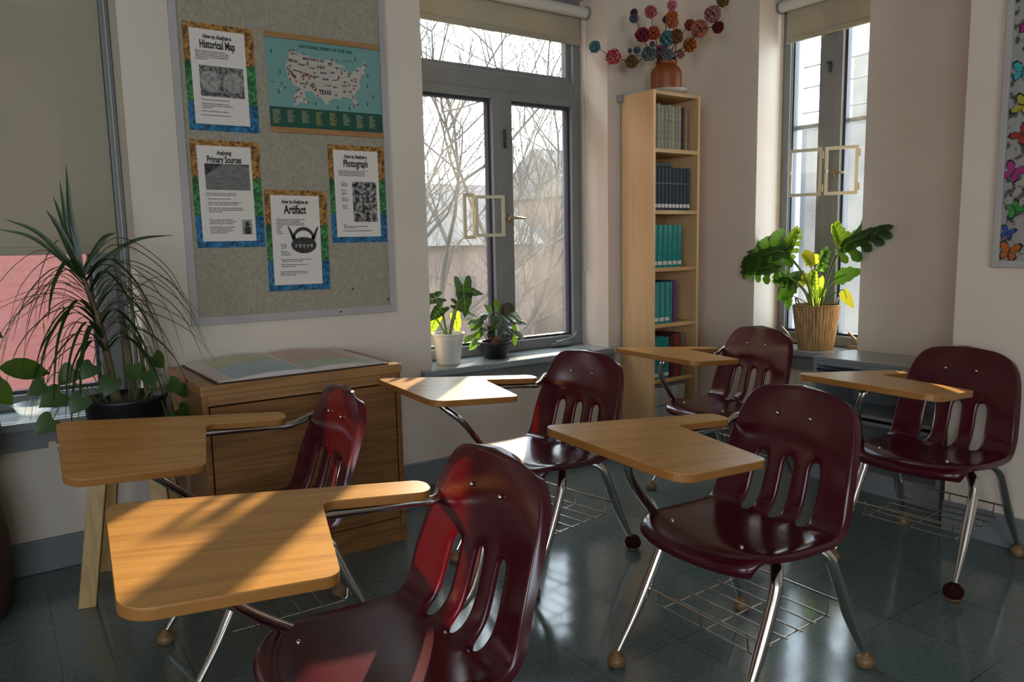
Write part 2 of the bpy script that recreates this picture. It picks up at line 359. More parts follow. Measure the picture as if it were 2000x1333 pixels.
def wicket(parent, hinge, z0, z1, w_, ang, sw=False, mat='cream'):
    """small cream framed wicket swung open on its hinge"""
    hx, hy = hinge; c, s_ = math.cos(ang), math.sin(ang)
    def pt(a, b, z): x, y = hx + a * c - b * s_, hy + a * s_ + b * c; return V(sw, x, y, z)
    k = MB()
    def bar(a0, a1, z0_, z1_):
        vs = [pt(a, b, z) for a in (a0, a1) for b in (-.006, .006) for z in (z0_, z1_)]
        k.add(vs, [(0, 1, 3, 2), (4, 6, 7, 5), (0, 4, 5, 1), (2, 3, 7, 6), (0, 2, 6, 4), (1, 5, 7, 3)])
    t = .017
    bar(0, t, z0, z1); bar(w_ - t, w_, z0, z1); bar(t, w_ - t, z0, z0 + t); bar(t, w_ - t, z1 - t, z1)
    for z in (z0 + .04, z1 - .04): k.tube([pt(-.004, 0, z - .02), pt(-.004, 0, z + .02)], .006, 6)
    k.ball(pt(w_ - .008, -.014, (z0 + z1) / 2), .009, 6)
    return k.build('screen_wicket', M[mat], parent)
wicket(w2, (2.165, 3.435), 1.225, 1.445, .165, math.radians(-18))
WB(False).ring(2.10, 2.175, 1.215, 1.455, .018, 3.445, 3.455).build('wicket_reflection', M['cream'], w2)  # reflection of the wicket in the glass, built as a cream ring
w1 = window('window_1', False, -1.1, .48, 3.45, ((-1.06, .395, 0),), 2.003, M['glass_clean'])
MB().box(.385, .43, 3.437, 3.53, ZS + .03, 2.003).build('mullion', M['frame'], w1, bevel=.003)
w3 = window('window_3', True, 2.11, 2.75, 3.85, ((2.14, 2.425, 0), (2.47, 2.745, 0)), 2.49, M['glass'], trans=False)
MB().box(3.84, 3.94, 2.42, 2.475, ZS + .03, 2.49).build('mullion', M['frame'], w3, bevel=.003)
MB().box(3.905, 3.92, 2.15, 2.73, 1.80, 1.825).build('glazing_bar', M['cream'], w3)
catch(w3, 2.41, 3.84, 1.53, -1, True)
k = MB(); k.ball((3.838, 2.45, 2.10), .011, 8, sz=3); k.tube([(3.84, 2.45, 2.12), (3.81, 2.45, 2.12)], .006); k.build('latch', M['seal'], w3)
for yy in (2.20, 2.62):
    k = MB().box(3.79, 3.83, yy - .06, yy + .07, ZS + .03, ZS + .045); k.tube([(3.80, yy, ZS + .045), (3.78, yy + .02, ZS + .085), (3.77, yy + .05, ZS + .12)], [.009, .008, .006]); k.build('window_operator', M['brass'], w3)
def wicket3(hy, z0, z1, w_, ang): return wicket(w3, (hy, 3.825), z0, z1, w_, ang, True)
wicket3(2.475, 1.415, 1.675, .175, math.radians(-22))
wicket3(2.262, 1.410, 1.665, .165, math.radians(-30))
for ww, (a, b) in ((w2, (1.69, 2.985)), (w1, (-1.16, .545))):
    MB().box(a, b, 3.175, 3.22, ZS - .01, ZS + .024).box(max(a, a + .065), b - .065, 3.22, 3.56, ZS - .03, ZS + .024).build('window_sill', M['sill'], ww, bevel=.006)
    MB().box(a + .03, b - .03, 3.205, 3.22, ZS - .085, ZS - .01).build('sill_apron', M['frame'], ww)
MB().box(3.575, 3.62, 2.05, 2.81, ZS - .01, ZS + .024).box(3.62, 3.96, 2.11, 2.75, ZS - .03, ZS + .024).build('window_sill', M['sill'], w3, bevel=.006)
MB().box(3.605, 3.62, 2.07, 2.79, ZS - .085, ZS - .01).build('sill_apron', M['frame'], w3)

# ------------------------------------------------------------------ roller blinds
def blind(label, sw, x0, x1, y, ztube, zbot, chain_x=None, chain_z=1.18):
    e = empty('roller_blind', V(sw, (x0 + x1) / 2, y, ztube)); tag(e, label, 'blind', 'roller blinds at the windows')
    cx, cy = (x0 + x1) / 2, y
    lc = lambda x, yy, z: Vector(V(sw, x, yy, z)) - Vector(V(sw, cx, cy, ztube))
    t = MB(); n = 20; t.tube([lc(x0 + .012, y, ztube), lc(x1 - .012, y, ztube)], .030, n); t.build('tube', M['tube'], e, autos=True)
    for xx in (x0 + .004, x1 - .012):
        k = MB(); k.tube([lc(xx, y, ztube), lc(xx + .008, y, ztube)], .036, 20); k.build('bracket', M['frame'], e, autos=True)
    f = MB(); yb = y + .028
    a = [lc(x0 + .03, yb, ztube), lc(x1 - .03, yb, ztube), lc(x1 - .03, yb, zbot), lc(x0 + .03, yb, zbot)]
    b = [lc(x0 + .03, yb + .0015, ztube), lc(x1 - .03, yb + .0015, ztube), lc(x1 - .03, yb + .0015, zbot), lc(x0 + .03, yb + .0015, zbot)]
    f.add(a + b, [(0, 1, 2, 3), (7, 6, 5, 4), (0, 4, 5, 1), (3, 2, 6, 7), (0, 3, 7, 4), (1, 5, 6, 2)]); f.build('fabric', M['blind'], e)
    h = MB(); p0 = lc(x0 + .03, yb - .006, zbot); p1 = lc(x1 - .03, yb + .008, zbot + .032)
    h.box(min(p0.x, p1.x), max(p0.x, p1.x), min(p0.y, p1.y), max(p0.y, p1.y), p0.z, p1.z); h.build('hem_bar', M['blind'], e, bevel=.005)
    if chain_x is not None:
        c = MB()
        for dy in (-.012, .014):
            c.tube([lc(chain_x, y + dy, ztube), lc(chain_x, y + dy * .8, chain_z + .01)], .0022, 6)
        c.tube([lc(chain_x, y - .01, chain_z + .01), lc(chain_x, y - .004, chain_z - .004), lc(chain_x, y + .004, chain_z - .004), lc(chain_x, y + .011, chain_z + .01)], .0022, 6)
        c.build('bead_chain', M['cream'], e)
    return e
blind('cream roller blind rolled up at the top of the middle window', False, 1.76, 2.915, 3.385, 2.47, 2.295, 2.895, 1.02)
blind('wide cream roller blind pulled halfway down over the leftmost window', False, -1.09, .475, 3.40, 2.47, 1.178, .462, .70)
blind('cream roller blind rolled up above the basket plant in the narrow right window', True, 2.115, 2.745, 3.79, 2.47, 2.27)
rb_ = MB().box(.447, .478, 3.40, 3.45, ZS + .03, ZT); S(rb_.build('trim_1', M['frame'], bevel=.003))

# ------------------------------------------------------------------ tablet-arm chairs
PROF = [(.242, .372), (.246, .392), (.232, .410), (.185, .418), (.11, .411), (.03, .404), (-.05, .401), (-.105, .406), (-.140, .432), (-.158, .475), (-.171, .520), (-.184, .567), (-.196, .622), (-.204, .665), (-.209, .700), (-.213, .730), (-.216, .750), (-.217, .763)]
WID = [.178, .188, .197, .206, .212, .215, .215, .213, .210, .207, .204, .200, .194, .187, .177, .158, .130, .088]
LIFT = [0, 0, 0, 0, 0, 0, 0, .010, .022, .028, .028, .024, .014, .004, -.004, -.008, -.009, -.008]
TC = [-1, -.96, -.87, -.70, -.51, -.335, -.21, -.085, .085, .21, .335, .51, .70, .87, .96, 1]
def make_shell():
    ns = len(PROF); nt_ = len(TC); vs = []; idx = {}
    for i in range(ns):
        u, z = PROF[i]; un, zn = PROF[min(i + 1, ns - 1)]; up, zp = PROF[max(i - 1, 0)]
        tan = Vector((un - up, 0, zn - zp)).normalized(); nrm = Vector((-tan.z, 0, tan.x)) * -1
        if nrm.z < 0 and i < 8: nrm = -nrm
        if i >= 8: nrm = Vector((abs(nrm.x), 0, abs(nrm.z)))
        for j, t in enumerate(TC):
            v = t * WID[i]; uu, zz = u, z
            a = abs(t)
            # dish: sides lift off the middle line
            if i >= 7:
                lift = LIFT[i] * a ** 2.2
            else: lift = .016 * a ** 2 * (1 if i > 2 else .3)
            uu += nrm.x * lift; zz += nrm.z * lift
            if i < 8 and a > .9: zz -= .007 * (a - .9) / .1
            # round the outer corners
            if a > .55:
                q = (a - .55) / .45; r = 1 - math.sqrt(max(0, 1 - q * q))
                if i == ns - 1: zz -= .004 * r
                if i <= 2: uu -= .035 * r
                if i == 3: uu -= .014 * r
            if i <= 3: uu -= .018 * (1 - a * a) * (-1)  # front lip bows forward in the middle
            idx[i, j] = len(vs); vs.append(Vector((uu, v, zz)))
    fs = []
    slots = {(j0): True for j0 in (4, 7, 10)}
    for i in range(ns - 1):
        for j in range(nt_ - 1):
            if j in slots and 7 <= i <= 10: continue
            fs.append((idx[i, j], idx[i, j + 1], idx[i + 1, j + 1], idx[i + 1, j]))
    bm = bmesh.new(); bv = [bm.verts.new(v) for v in vs]
    for f in fs: bm.faces.new([bv[i] for i in f])
    for v in list(bm.verts):
        if not v.link_faces: bm.verts.remove(v)
    bm.normal_update()
    bmesh.ops.recalc_face_normals(bm, faces=bm.faces); bm.normal_update()
    # make the normals point towards the sitter
    sgn = 1
    for f in bm.faces:
        c = f.calc_center_median()
        if abs(c.x - .03) < .03 and abs(c.y) < .02: sgn = 1 if f.normal.z > 0 else -1
    if sgn < 0: bmesh.ops.reverse_faces(bm, faces=bm.faces)
    bm.normal_update()
    be = [e for e in bm.edges if e.is_boundary]; nv = {}; dist = {}
    for e in be:
        for v in e.verts:
            if v not in nv:
                inner = (-.19 < v.co.x < -.09) and abs(v.co.y) < .135 and .40 < v.co.z < .60
                nv[v] = (v.co - v.normal * (.012 if inner else .020)); dist[v] = inner
    out = {}
    for v, c in nv.items():
        if not dist[v]:
            ow = Vector((0, 0, 0))
            for e2 in v.link_edges:
                if not e2.is_boundary: ow += (v.co - e2.other_vert(v).co).normalized()
            if ow.length > .1: ow = ow.normalized()
            c = v.co - v.normal * (.022 if v.co.z > .44 else .018) + ow * .005
            if v.co.z < .396: c = v.co.lerp(c, .45)
        out[v] = bm.verts.new(c)
    for e in be:
        a, b = e.verts
        f = e.link_faces[0]; ls = [l for l in f.loops if l.edge == e][0]
        a, b = ls.vert, ls.link_loop_next.vert
        bm.faces.new((b, a, out[a], out[b]))
    me = bpy.data.meshes.new('seat_shell'); bm.to_mesh(me); bm.free()
    me.materials.append(M['seat']); me.polygons.foreach_set('use_smooth', [True] * len(me.polygons))
    return me
def make_chair_proto():
    e = empty('tablet_arm_chair')
    sh = bpy.data.objects.new('seat_shell', make_shell()); col.objects.link(sh); sh.parent = e
    d = sh.modifiers.new('subd', 'SUBSURF'); d.levels = 2; d.render_levels = 3
    for s_ in (-1, 1):
        k = MB().ball((-.202, s_ * .053, .680), .0055, 10); k.build('rivet', M['chrome'], sh, smooth=True)
        k = MB().ball((.165, s_ * .115, .421), .0055, 10); k.build('rivet', M['chrome'], sh, smooth=True)
    for s_ in (-1, 1):
        for fr in (1, 0):
            if fr: P_ = [(.02, s_ * .08, .376), (.055, s_ * .125, .376), (.092, s_ * .162, .370), (.118, s_ * .183, .345), (.136, s_ * .190, .305), (.213, s_ * .198, .155), (.289, s_ * .205, .035)]
            else: P_ = [(-.0, s_ * .08, .376), (-.045, s_ * .125, .376), (-.085, s_ * .162, .368), (-.109, s_ * .182, .343), (-.127, s_ * .188, .30), (-.190, s_ * .197, .155), (-.253, s_ * .208, .035)]
            pts = bez(P_, 6); n = len(pts)
            rs = [.0160 if p.z > .19 else .0160 - (.19 - p.z) / .155 * .0085 for p in pts]
            lg = MB().tube(pts, rs, 12).build('leg', M['chrome'], e, autos=True)
            g = MB(); c = P_[-1]; g.lathe([(.0, .046), (.0095, .045), (.0118, .033), (.021, .029), (.0255, .018), (.0245, .005), (.018, .0), (.0, .0)], 18, (c[0] + (.002 if fr else -.002), c[1], 0)); g.build('foot_glide', M['glide'], lg, smooth=True)
    u = MB().box(-.10, .16, -.012, .012, .372, .392).box(-.055, -.025, -.13, .13, .372, .386).box(.085, .115, -.13, .13, .372, .386); u.build('seat_frame', M['steel'], e, bevel=.003)
    w_ = MB(); r = .0024; z1, z0 = .205, .155
    w_.tube([(.184, -.190, z1), (.184, .190, z1)], .003, 6); w_.tube([(-.166, -.190, z1), (-.166, .190, z1)], .003, 6)
    for v in (-.15, 0, .15):
        w_.tube([(.184, v, z1 + .006), (.178, v, z0 + .01), (.168, v, z0), (-.150, v, z0), (-.160, v, z0 + .01), (-.166, v, z1 + .006)], r, 6)
    for q in range(6):
        x = .168 - q * .0636; w_.tube([(x, -.165, z0 + .004), (x, .165, z0 + .004)], r, 6)
    w_.build('book_basket', M['wire'], e)
    return e
TAB = [(0, 0), (.633, 0), (.574, -.457 * -1), (.259, .421), (.238, .084), (0, .078)]
def tablet_shape(): return rounded([(a, b) for a, b in TAB], [.03, .035, .05, .03, .03, .035], 7)
CH = dict(
 near_left=((.598, 1.257, 180.3), (.763, 1.456, 168.0), (.068, -.038), 'maroon plastic tablet-arm chair nearest the camera, its oak writing arm lying in striped sunlight'),
 back_left=((.628, 2.157, 177.8), (.746, 2.374, 170.7), (.069, -.118), 'maroon tablet-arm chair in front of the oak cabinet, seen nearly side-on'),
 middle=((1.672, 2.189, 188.7), (1.752, 2.396, 170.9), (.073, -.0105), 'maroon tablet-arm chair below the middle window with glaring sun on its seat'),
 centre=((1.643, 1.258, 180.0), (1.771, 1.482, 176.6), (.084, -.052), 'maroon tablet-arm chair right of centre, its whole shaded seat and wire basket in view'),
 corner=((2.812, 2.274, 178.7), (2.894, 2.463, 178.3), (.086, -.026), 'maroon tablet-arm chair farthest away, its writing arm across the tall bookcase'),
 right=((2.768, 1.308, 182.8), (2.886, 1.537, 179.8), (.095, -.028), 'maroon tablet-arm chair at the right in front of the grey steel shelf unit'))
proto = make_chair_proto(); bodies = {k_: (proto if i_ == 0 else copy_tree(proto)) for i_, k_ in enumerate(CH)}
for key, ((cx, cy, cd), (tx, ty, td), (sa, sb), lab) in CH.items():
    o = bodies[key]
    o.location = (cx, cy, 0); o.rotation_euler = (0, 0, math.radians(cd)); tag(o, lab, 'chair', 'tablet-arm chairs of the classroom')
    inv = Matrix.Translation((cx, cy, 0)) @ Matrix.Rotation(math.radians(cd), 4, 'Z'); inv.invert()
    th = math.radians(td); c, s_ = math.cos(th), math.sin(th)
    o_ = Vector((tx, ty, .66)); ex = Vector((c, s_, sa)).normalized(); ey = Vector((-s_, c, sb)); ey = (ey - ex * ey.dot(ex)).normalized(); ez = ex.cross(ey)
    TM = Matrix(((ex.x, ey.x, ez.x, o_.x), (ex.y, ey.y, ez.y, o_.y), (ex.z, ey.z, ez.z, o_.z), (0, 0, 0, 1)))
    # tablet as its own mesh in its own frame, placed under the chair
    ol = tablet_shape()
    t = MB().prism(ol, -.0015, 0).build('writing_tablet', M['desk'], o); t.matrix_local = inv @ TM
    t2 = MB().prism(ol, -.021, -.0016).build('edge_band', M['edge'], t, bevel=.002)
    lt = inv @ TM
    P = lambda a, b, z: lt @ Vector((a, b, z))
    k = MB().tube(bez([P(.42, .11, -.030), P(.06, .045, -.034), P(-.015, .036, -.034), Vector((-.225, -.212, .640)), Vector((-.262, -.165, .615)), Vector((-.262, -.105, .55)), Vector((-.228, -.09, .45)), Vector((-.19, -.09, .40)), Vector((-.11, -.10, .378))], 8), .0115, 12)
    k.build('arm_tube', M['chrome'], o, autos=True)
    k = MB().tube(bez([P(.30, .20, -.032), P(.42, .16, -.034), P(.455, .15, -.060), Vector((.30, -.13, .55)), Vector((.13, -.19, .395)), Vector((.06, -.16, .378)), Vector((0, -.10, .376))], 8), .0115, 12)
    k.build('tablet_brace', M['chrome'], o, autos=True)
    if key == 'back_left':
        k = MB().prism([(.633, .17), (.628, .215), (.612, .222), (.600, .205), (.612, .190), (.618, .168)], -.0003, .0006).build('chipped_spot', M['cream'], t); k['label'] = 'pale chip in the front edge'
    k = MB().box(.30, .44, .06, .20, -.0295, -.0215, M=None).build('mounting_plate', M['steel'], t)
# two chairs wear dark red felt balls on one leg
def felt(chair_key, fr, side, lab):
    (cx, cy, cd) = CH[chair_key][0]; a = math.radians(cd); u, v = ((.291, .205) if fr else (-.255, .208)); v *= side
    x, y = cx + math.cos(a) * u - math.sin(a) * v, cy + math.sin(a) * u + math.cos(a) * v
    k = MB().ball((0, 0, 0), .031, 22, jit=.07, sz=.95); b = k.build('felt_ball', M['fuzz'], None, smooth=True); b.location = (x, y, .029); tag(b, lab, 'furniture cap')
felt('middle', 0, 1, 'dark red felt ball capping the rear leg of the sunlit chair')
felt('right', 1, 1, 'dark red felt ball capping the front leg of the rightmost chair')

# ------------------------------------------------------------------ oak cabinet with the atlas
cab = empty('oak_cabinet', (.93, 2.925, 0)); tag(cab, 'low oak cabinet with a plain front, standing against the wall under the pinboard', 'cabinet')
x0, x1, y0, y1 = -.372, .372, -.275, .275
MB().box(x0, x0 + .02, y0, y1, 0, .69).box(x1 - .02, x1, y0, y1, 0, .69).box(x0 + .02, x1 - .02, y1 - .01, y1, .02, .69).box(x0 + .02, x1 - .02, y0 + .02, y1 - .01, .09, .11).build('carcass', M['oak'], cab, bevel=.002)
bxo('worktop', x0 - .004, x1 + .004, y0 - .006, y1, .69, .725, M['oaktop'], cab, .003)
bxo('front_rail', x0 + .02, x1 - .02, y0 + .002, y0 + .02, .652, .689, M['oaktop'], cab, .001)
bxo('front_panel', x0 + .025, x1 - .025, y0 + .003, y0 + .02, .102, .646, M['oak'], cab, .001)
bxo('plinth', x0 + .02, x1 - .02, y0 + .006, y0 + .024, .0, .097, M['oak'], cab, .001)
lk = MB(); lk.tube([(.338, y0 - .004, .672), (.338, y0 + .003, .672)], .009, 14); lk.build('lock', M['chrome'], cab, autos=True)
# atlas
atl = empty('open_atlas', (.93, 2.92, .726)); tag(atl, 'large open atlas with coloured map pages lying on the oak cabinet', 'book')
def page(side):
    k = MB(); n = 14; vs = []; fs = []
    for i in range(n + 1):
        t = i / n; x = side * t * .315; z = .008 + .013 * math.sin(min(1, t * 1.25) * math.pi) ** .8 * (1 - .55 * t) + .004 * (1 - t)
        for y in (-.255, .255): vs.append((x, y, z + (0.006 if y > 0 else 0)))
    for i in range(n): fs.append((2 * i, 2 * i + 2, 2 * i + 3, 2 * i + 1))
    nb = len(vs)
    for v in list(vs): vs.append((v[0] * (1.0), v[1], .004))
    for i in range(n): fs.append((nb + 2 * i, nb + 2 * i + 1, nb + 2 * i + 3, nb + 2 * i + 2)); fs.append((2 * i, nb + 2 * i, nb + 2 * i + 2, 2 * i + 2)); fs.append((2 * i + 1, 2 * i + 3, nb + 2 * i + 3, nb + 2 * i + 1))
    fs.append((2 * n, nb + 2 * n, nb + 2 * n + 1, 2 * n + 1)); k.add(vs, fs); return k
def map_mat(name, land1, land2, sea, border, x0_, x1_, thr=.5, off=0):
    mt = principled(name, sea, .35); t = mt.node_tree; L = t.links; b = t.nodes['Principled BSDF']
    tc_ = N(mt, 'ShaderNodeTexCoord'); mp = N(mt, 'ShaderNodeMapping'); mp.inputs['Location'].default_value = (off, off * 1.7, 0); L.new(tc_.outputs['Object'], mp.inputs['Vector'])
    sp = N(mt, 'ShaderNodeSeparateXYZ'); L.new(tc_.outputs['Object'], sp.inputs[0])
    n = N(mt, 'ShaderNodeTexNoise'); n.inputs['Scale'].default_value = 4.5; n.inputs['Detail'].default_value = 9; L.new(mp.outputs['Vector'], n.inputs['Vector'])
    a = N(mt, 'ShaderNodeMath', operation='MULTIPLY_ADD'); a.inputs[1].default_value = 1.9; L.new(sp.outputs[1], a.inputs[0]); L.new(n.outputs['Fac'], a.inputs[2])
    r = N(mt, 'ShaderNodeValToRGB'); r.color_ramp.interpolation = 'LINEAR'; e = r.color_ramp.elements; e[0].position = thr; e[0].color = (*sea, 1); e[1].position = thr + .012; e[1].color = (*land1, 1)
    q = e.new(min(.98, thr + .25)); q.color = (*land2, 1)
    L.new(a.outputs[0], r.inputs['Fac'])
    vo = N(mt, 'ShaderNodeTexVoronoi', feature='DISTANCE_TO_EDGE'); vo.inputs['Scale'].default_value = 16; L.new(mp.outputs['Vector'], vo.inputs['Vector'])
    lt_ = N(mt, 'ShaderNodeMath', operation='LESS_THAN'); lt_.inputs[1].default_value = .02; L.new(vo.outputs[0], lt_.inputs[0])
    mx = N(mt, 'ShaderNodeMix', data_type='RGBA'); mx.inputs[7].default_value = (.25, .2, .17, 1); mu = N(mt, 'ShaderNodeMath', operation='MULTIPLY'); mu.inputs[1].default_value = .35
    L.new(lt_.outputs[0], mu.inputs[0]); L.new(mu.outputs[0], mx.inputs[0]); L.new(r.outputs['Color'], mx.inputs[6])
    # margin
    xm = (x0_ + x1_) / 2; d = N(mt, 'ShaderNodeMath', operation='SUBTRACT'); d.inputs[1].default_value = xm; L.new(sp.outputs[0], d.inputs[0])
    ab = N(mt, 'ShaderNodeMath', operation='ABSOLUTE'); L.new(d.outputs[0], ab.inputs[0]); g = N(mt, 'ShaderNodeMath', operation='GREATER_THAN'); g.inputs[1].default_value = (x1_ - x0_) / 2; L.new(ab.outputs[0], g.inputs[0])
    ay = N(mt, 'ShaderNodeMath', operation='ABSOLUTE'); L.new(sp.outputs[1], ay.inputs[0]); gy = N(mt, 'ShaderNodeMath', operation='GREATER_THAN'); gy.inputs[1].default_value = .232; L.new(ay.outputs[0], gy.inputs[0])
    mxx = N(mt, 'ShaderNodeMath', operation='MAXIMUM'); L.new(g.outputs[0], mxx.inputs[0]); L.new(gy.outputs[0], mxx.inputs[1])
    m2 = N(mt, 'ShaderNodeMix', data_type='RGBA'); m2.inputs[7].default_value = (*border, 1); L.new(mxx.outputs[0], m2.inputs[0]); L.new(mx.outputs[2], m2.inputs[6]); L.new(m2.outputs[2], b.inputs['Base Color'])
    return mt
MB().box(-.325, -.002, -.265, .265, 0, .004).box(.002, .325, -.265, .265, 0, .004).box(-.012, .012, -.265, .265, 0, .003).build('cover', M['oakdark'], atl)
tag(page(-1).build('left_pages', map_mat('atlas_left', (.34, .42, .24), (.46, .46, .26), (.33, .45, .52), (.60, .53, .50), -.26, -.01, .53), atl, autos=True), 'pages with green land above a pale blue sea')
tag(page(1).build('right_pages', map_mat('atlas_right', (.50, .33, .22), (.55, .36, .27), (.36, .46, .32), (.58, .50, .46), .01, .27, .44, 3), atl, autos=True), 'pages with brown and green map colours')
atl.rotation_euler = (0, 0, math.radians(.8))

# ------------------------------------------------------------------ bookcase and books
bc = empty('tall_bookcase', (3.19, 3.075, 0)); tag(bc, 'tall narrow birch bookcase in the room corner, open shelves of bound volumes', 'bookcase')
hw, yf, yb_, H = .186, -.125, .122, 1.99
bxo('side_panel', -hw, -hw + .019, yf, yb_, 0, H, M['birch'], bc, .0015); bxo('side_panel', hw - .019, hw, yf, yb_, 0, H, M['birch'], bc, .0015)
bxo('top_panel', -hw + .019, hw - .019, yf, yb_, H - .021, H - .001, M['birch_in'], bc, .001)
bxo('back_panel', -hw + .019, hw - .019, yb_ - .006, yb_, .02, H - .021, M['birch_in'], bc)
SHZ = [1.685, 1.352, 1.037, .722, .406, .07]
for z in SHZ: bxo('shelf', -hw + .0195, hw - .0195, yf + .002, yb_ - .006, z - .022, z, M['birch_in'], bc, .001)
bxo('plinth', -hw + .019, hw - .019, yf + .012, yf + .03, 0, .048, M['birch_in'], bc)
bk = MB().box(-.205, -.188, .105, .143, 1.96, 2.0).build('wall_bracket', M['steel'], bc)
def bookmat(n, c, c2=None, r=.5): return mottled('book_' + n, c, c2 or tuple(q * 1.25 for q in c), 40, r, spec=.25)
def label_mat(): return principled('spine_label', (.55, .50, .45), .6)
LM = label_mat()
def book(x, w_, z, h_, mat, lab, cat_group, depth=.17, label=False, bands=0, lean=0.0, yoff=0.0, name='book'):
    e = empty(name, (3.19 + x + w_ / 2, 2.965 + yoff, z + .0005)); tag(e, lab, 'book', cat_group)
    e.rotation_euler = (0, lean, 0)
    c = MB(); hwb = w_ / 2 - .0004; n = 6
    # cover: rounded spine and two boards
    pts = []
    for k in range(n + 1):
        a = math.pi * k / n; pts.append((-math.cos(a) * hwb, -math.sin(a) * .004))
    outer = [(-hwb, depth)] + pts + [(hwb, depth)]
    c.prism([(-hwb, depth), (-hwb, 0)] + pts[1:-1] + [(hwb, 0), (hwb, depth), (hwb - .0022, depth), (hwb - .0022, .003), (-hwb + .0022, .003), (-hwb + .0022, depth)], 0, h_)
    c.build('cover', mat, e, autos=True)
    pg = MB().box(-hwb + .0024, hwb - .0024, .0035, depth - .004, .003, h_ - .004).build('page_block', M['paper'], e)
    if label: MB().box(-hwb * .8, hwb * .8, -.0047, -.0030, .014, .034).build('spine_label', LM, e)
    if bands:
        k = MB()
        for q in range(bands): k.box(-hwb * .92, hwb * .92, -.0049, -.003, h_ * (.62 + q * .12), h_ * (.62 + q * .12) + .006)
        k.build('title_band', M['inkgrey'], e)
    return e
B0 = -hw + .0205
greys = [((.13, .12, .085), 'dark olive'), ((.30, .27, .20), 'tan'), ((.33, .29, .21), 'tan'), ((.24, .25, .13), 'moss green'), ((.30, .27, .20), 'tan'), ((.33, .30, .235), 'pale tan'), ((.27, .25, .17), 'khaki'), ((.30, .27, .215), 'tan'), ((.045, .032, .022), 'black'), ((.24, .18, .10), 'brown')]
x = B0
ords = ['first', 'second', 'third', 'fourth', 'fifth', 'sixth', 'seventh', 'eighth', 'ninth', 'tenth', 'eleventh']
for i, (c, nm) in enumerate(greys):
    ww = [.022, .026, .025, .034, .025, .027, .024, .027, .026, .025][i]
    book(x, ww, 1.685, .232 + .004 * math.sin(i * 2), bookmat('worn', c, tuple(q * .7 for q in c), .8), '%s cloth volume on the top bookcase shelf, %s from the left' % (nm, ords[i]), 'cloth volumes on the top shelf', bands=2 if i in (4, 6) else 0); x += ww
x = B0; navy = bookmat('navy', (.008, .017, .026), (.015, .03, .04), .55)
for i in range(10):
    ww = [.022, .030, .027, .030, .029, .027, .031, .030, .029, .029][i]
    book(x, ww, 1.352, .231 + .003 * math.sin(i * 3), navy, 'dark navy volume with white label, %s from the left on the second shelf' % ords[i], 'navy volumes on the second shelf', label=True, bands=1); x += ww
fl = book(0, .030, 0, .165, bookmat('charcoal', (.03, .033, .04)), 'charcoal book lying flat on top of the navy volumes', 'navy volumes on the second shelf', depth=.12)
fl.location = (3.19 + B0 + .002, 3.0, 1.352 + .2345 + .015); fl.rotation_euler = (0, math.radians(90), 0)
x = B0; teal = bookmat('teal', (.006, .155, .145), (.01, .20, .185), .35)
for i in range(6):
    ww = [.024, .042, .040, .038, .038, .040][i]
    book(x, ww, 1.037, .233, teal, 'teal volume with white dot label, %s from the left on the third shelf' % ords[i], 'teal volumes on the third shelf', label=True); x += ww
x = B0
for i in range(4):
    ww = [.041, .042, .044, .020][i]
    book(x, ww, .722, .232, teal, 'teal bound volume %s from the left on the fourth shelf' % ords[i], 'teal volumes on the fourth shelf', label=i < 3); x += ww
book(x, .028, .722, .238, bookmat('purple', (.05, .018, .10)), 'thin purple volume ending the row on the fourth shelf', 'teal volumes on the fourth shelf'); 
x = B0
five = [(.040, teal, 'teal'), (.040, teal, 'teal'), (.042, teal, 'teal'), (.026, bookmat('brown', (.04, .012, .01)), 'dark brown'), (.024, bookmat('brown2', (.06, .015, .012)), 'dark maroon'), (.030, bookmat('red', (.17, .02, .012)), 'red'), (.026, bookmat('red2', (.12, .017, .012)), 'dull red'), (.022, bookmat('moss', (.10, .11, .07)), 'grey green')]
for i, (ww, mt, nm) in enumerate(five):
    book(x, ww, .406, .236 + (.012 if i > 3 else 0), mt, '%s volume %s from the left on the fifth shelf' % (nm, ords[i]), 'mixed volumes on the fifth shelf', label=i < 3); x += ww
x = B0
for i in range(11):
    ww = .0235; c = [(.42, .39, .34), (.46, .43, .38), (.38, .36, .31)][i % 3]
    book(x, ww, .07, .285, bookmat('pale', c, tuple(q * .8 for q in c), .7), 'pale grey periodical %s from the left on the bottom shelf' % ords[i], 'pale periodicals on the bottom shelf', bands=1); x += ww
k = MB().box(-.01, .10, 0, .02, 0, .004); sb_ = k.build('stapled_booklets', M['inkgrey'], None); sb_.location = (3.07, 3.0, 1.037 + .2345); tag(sb_, 'thin dark booklet lying on the teal volumes of the third shelf', 'booklet')

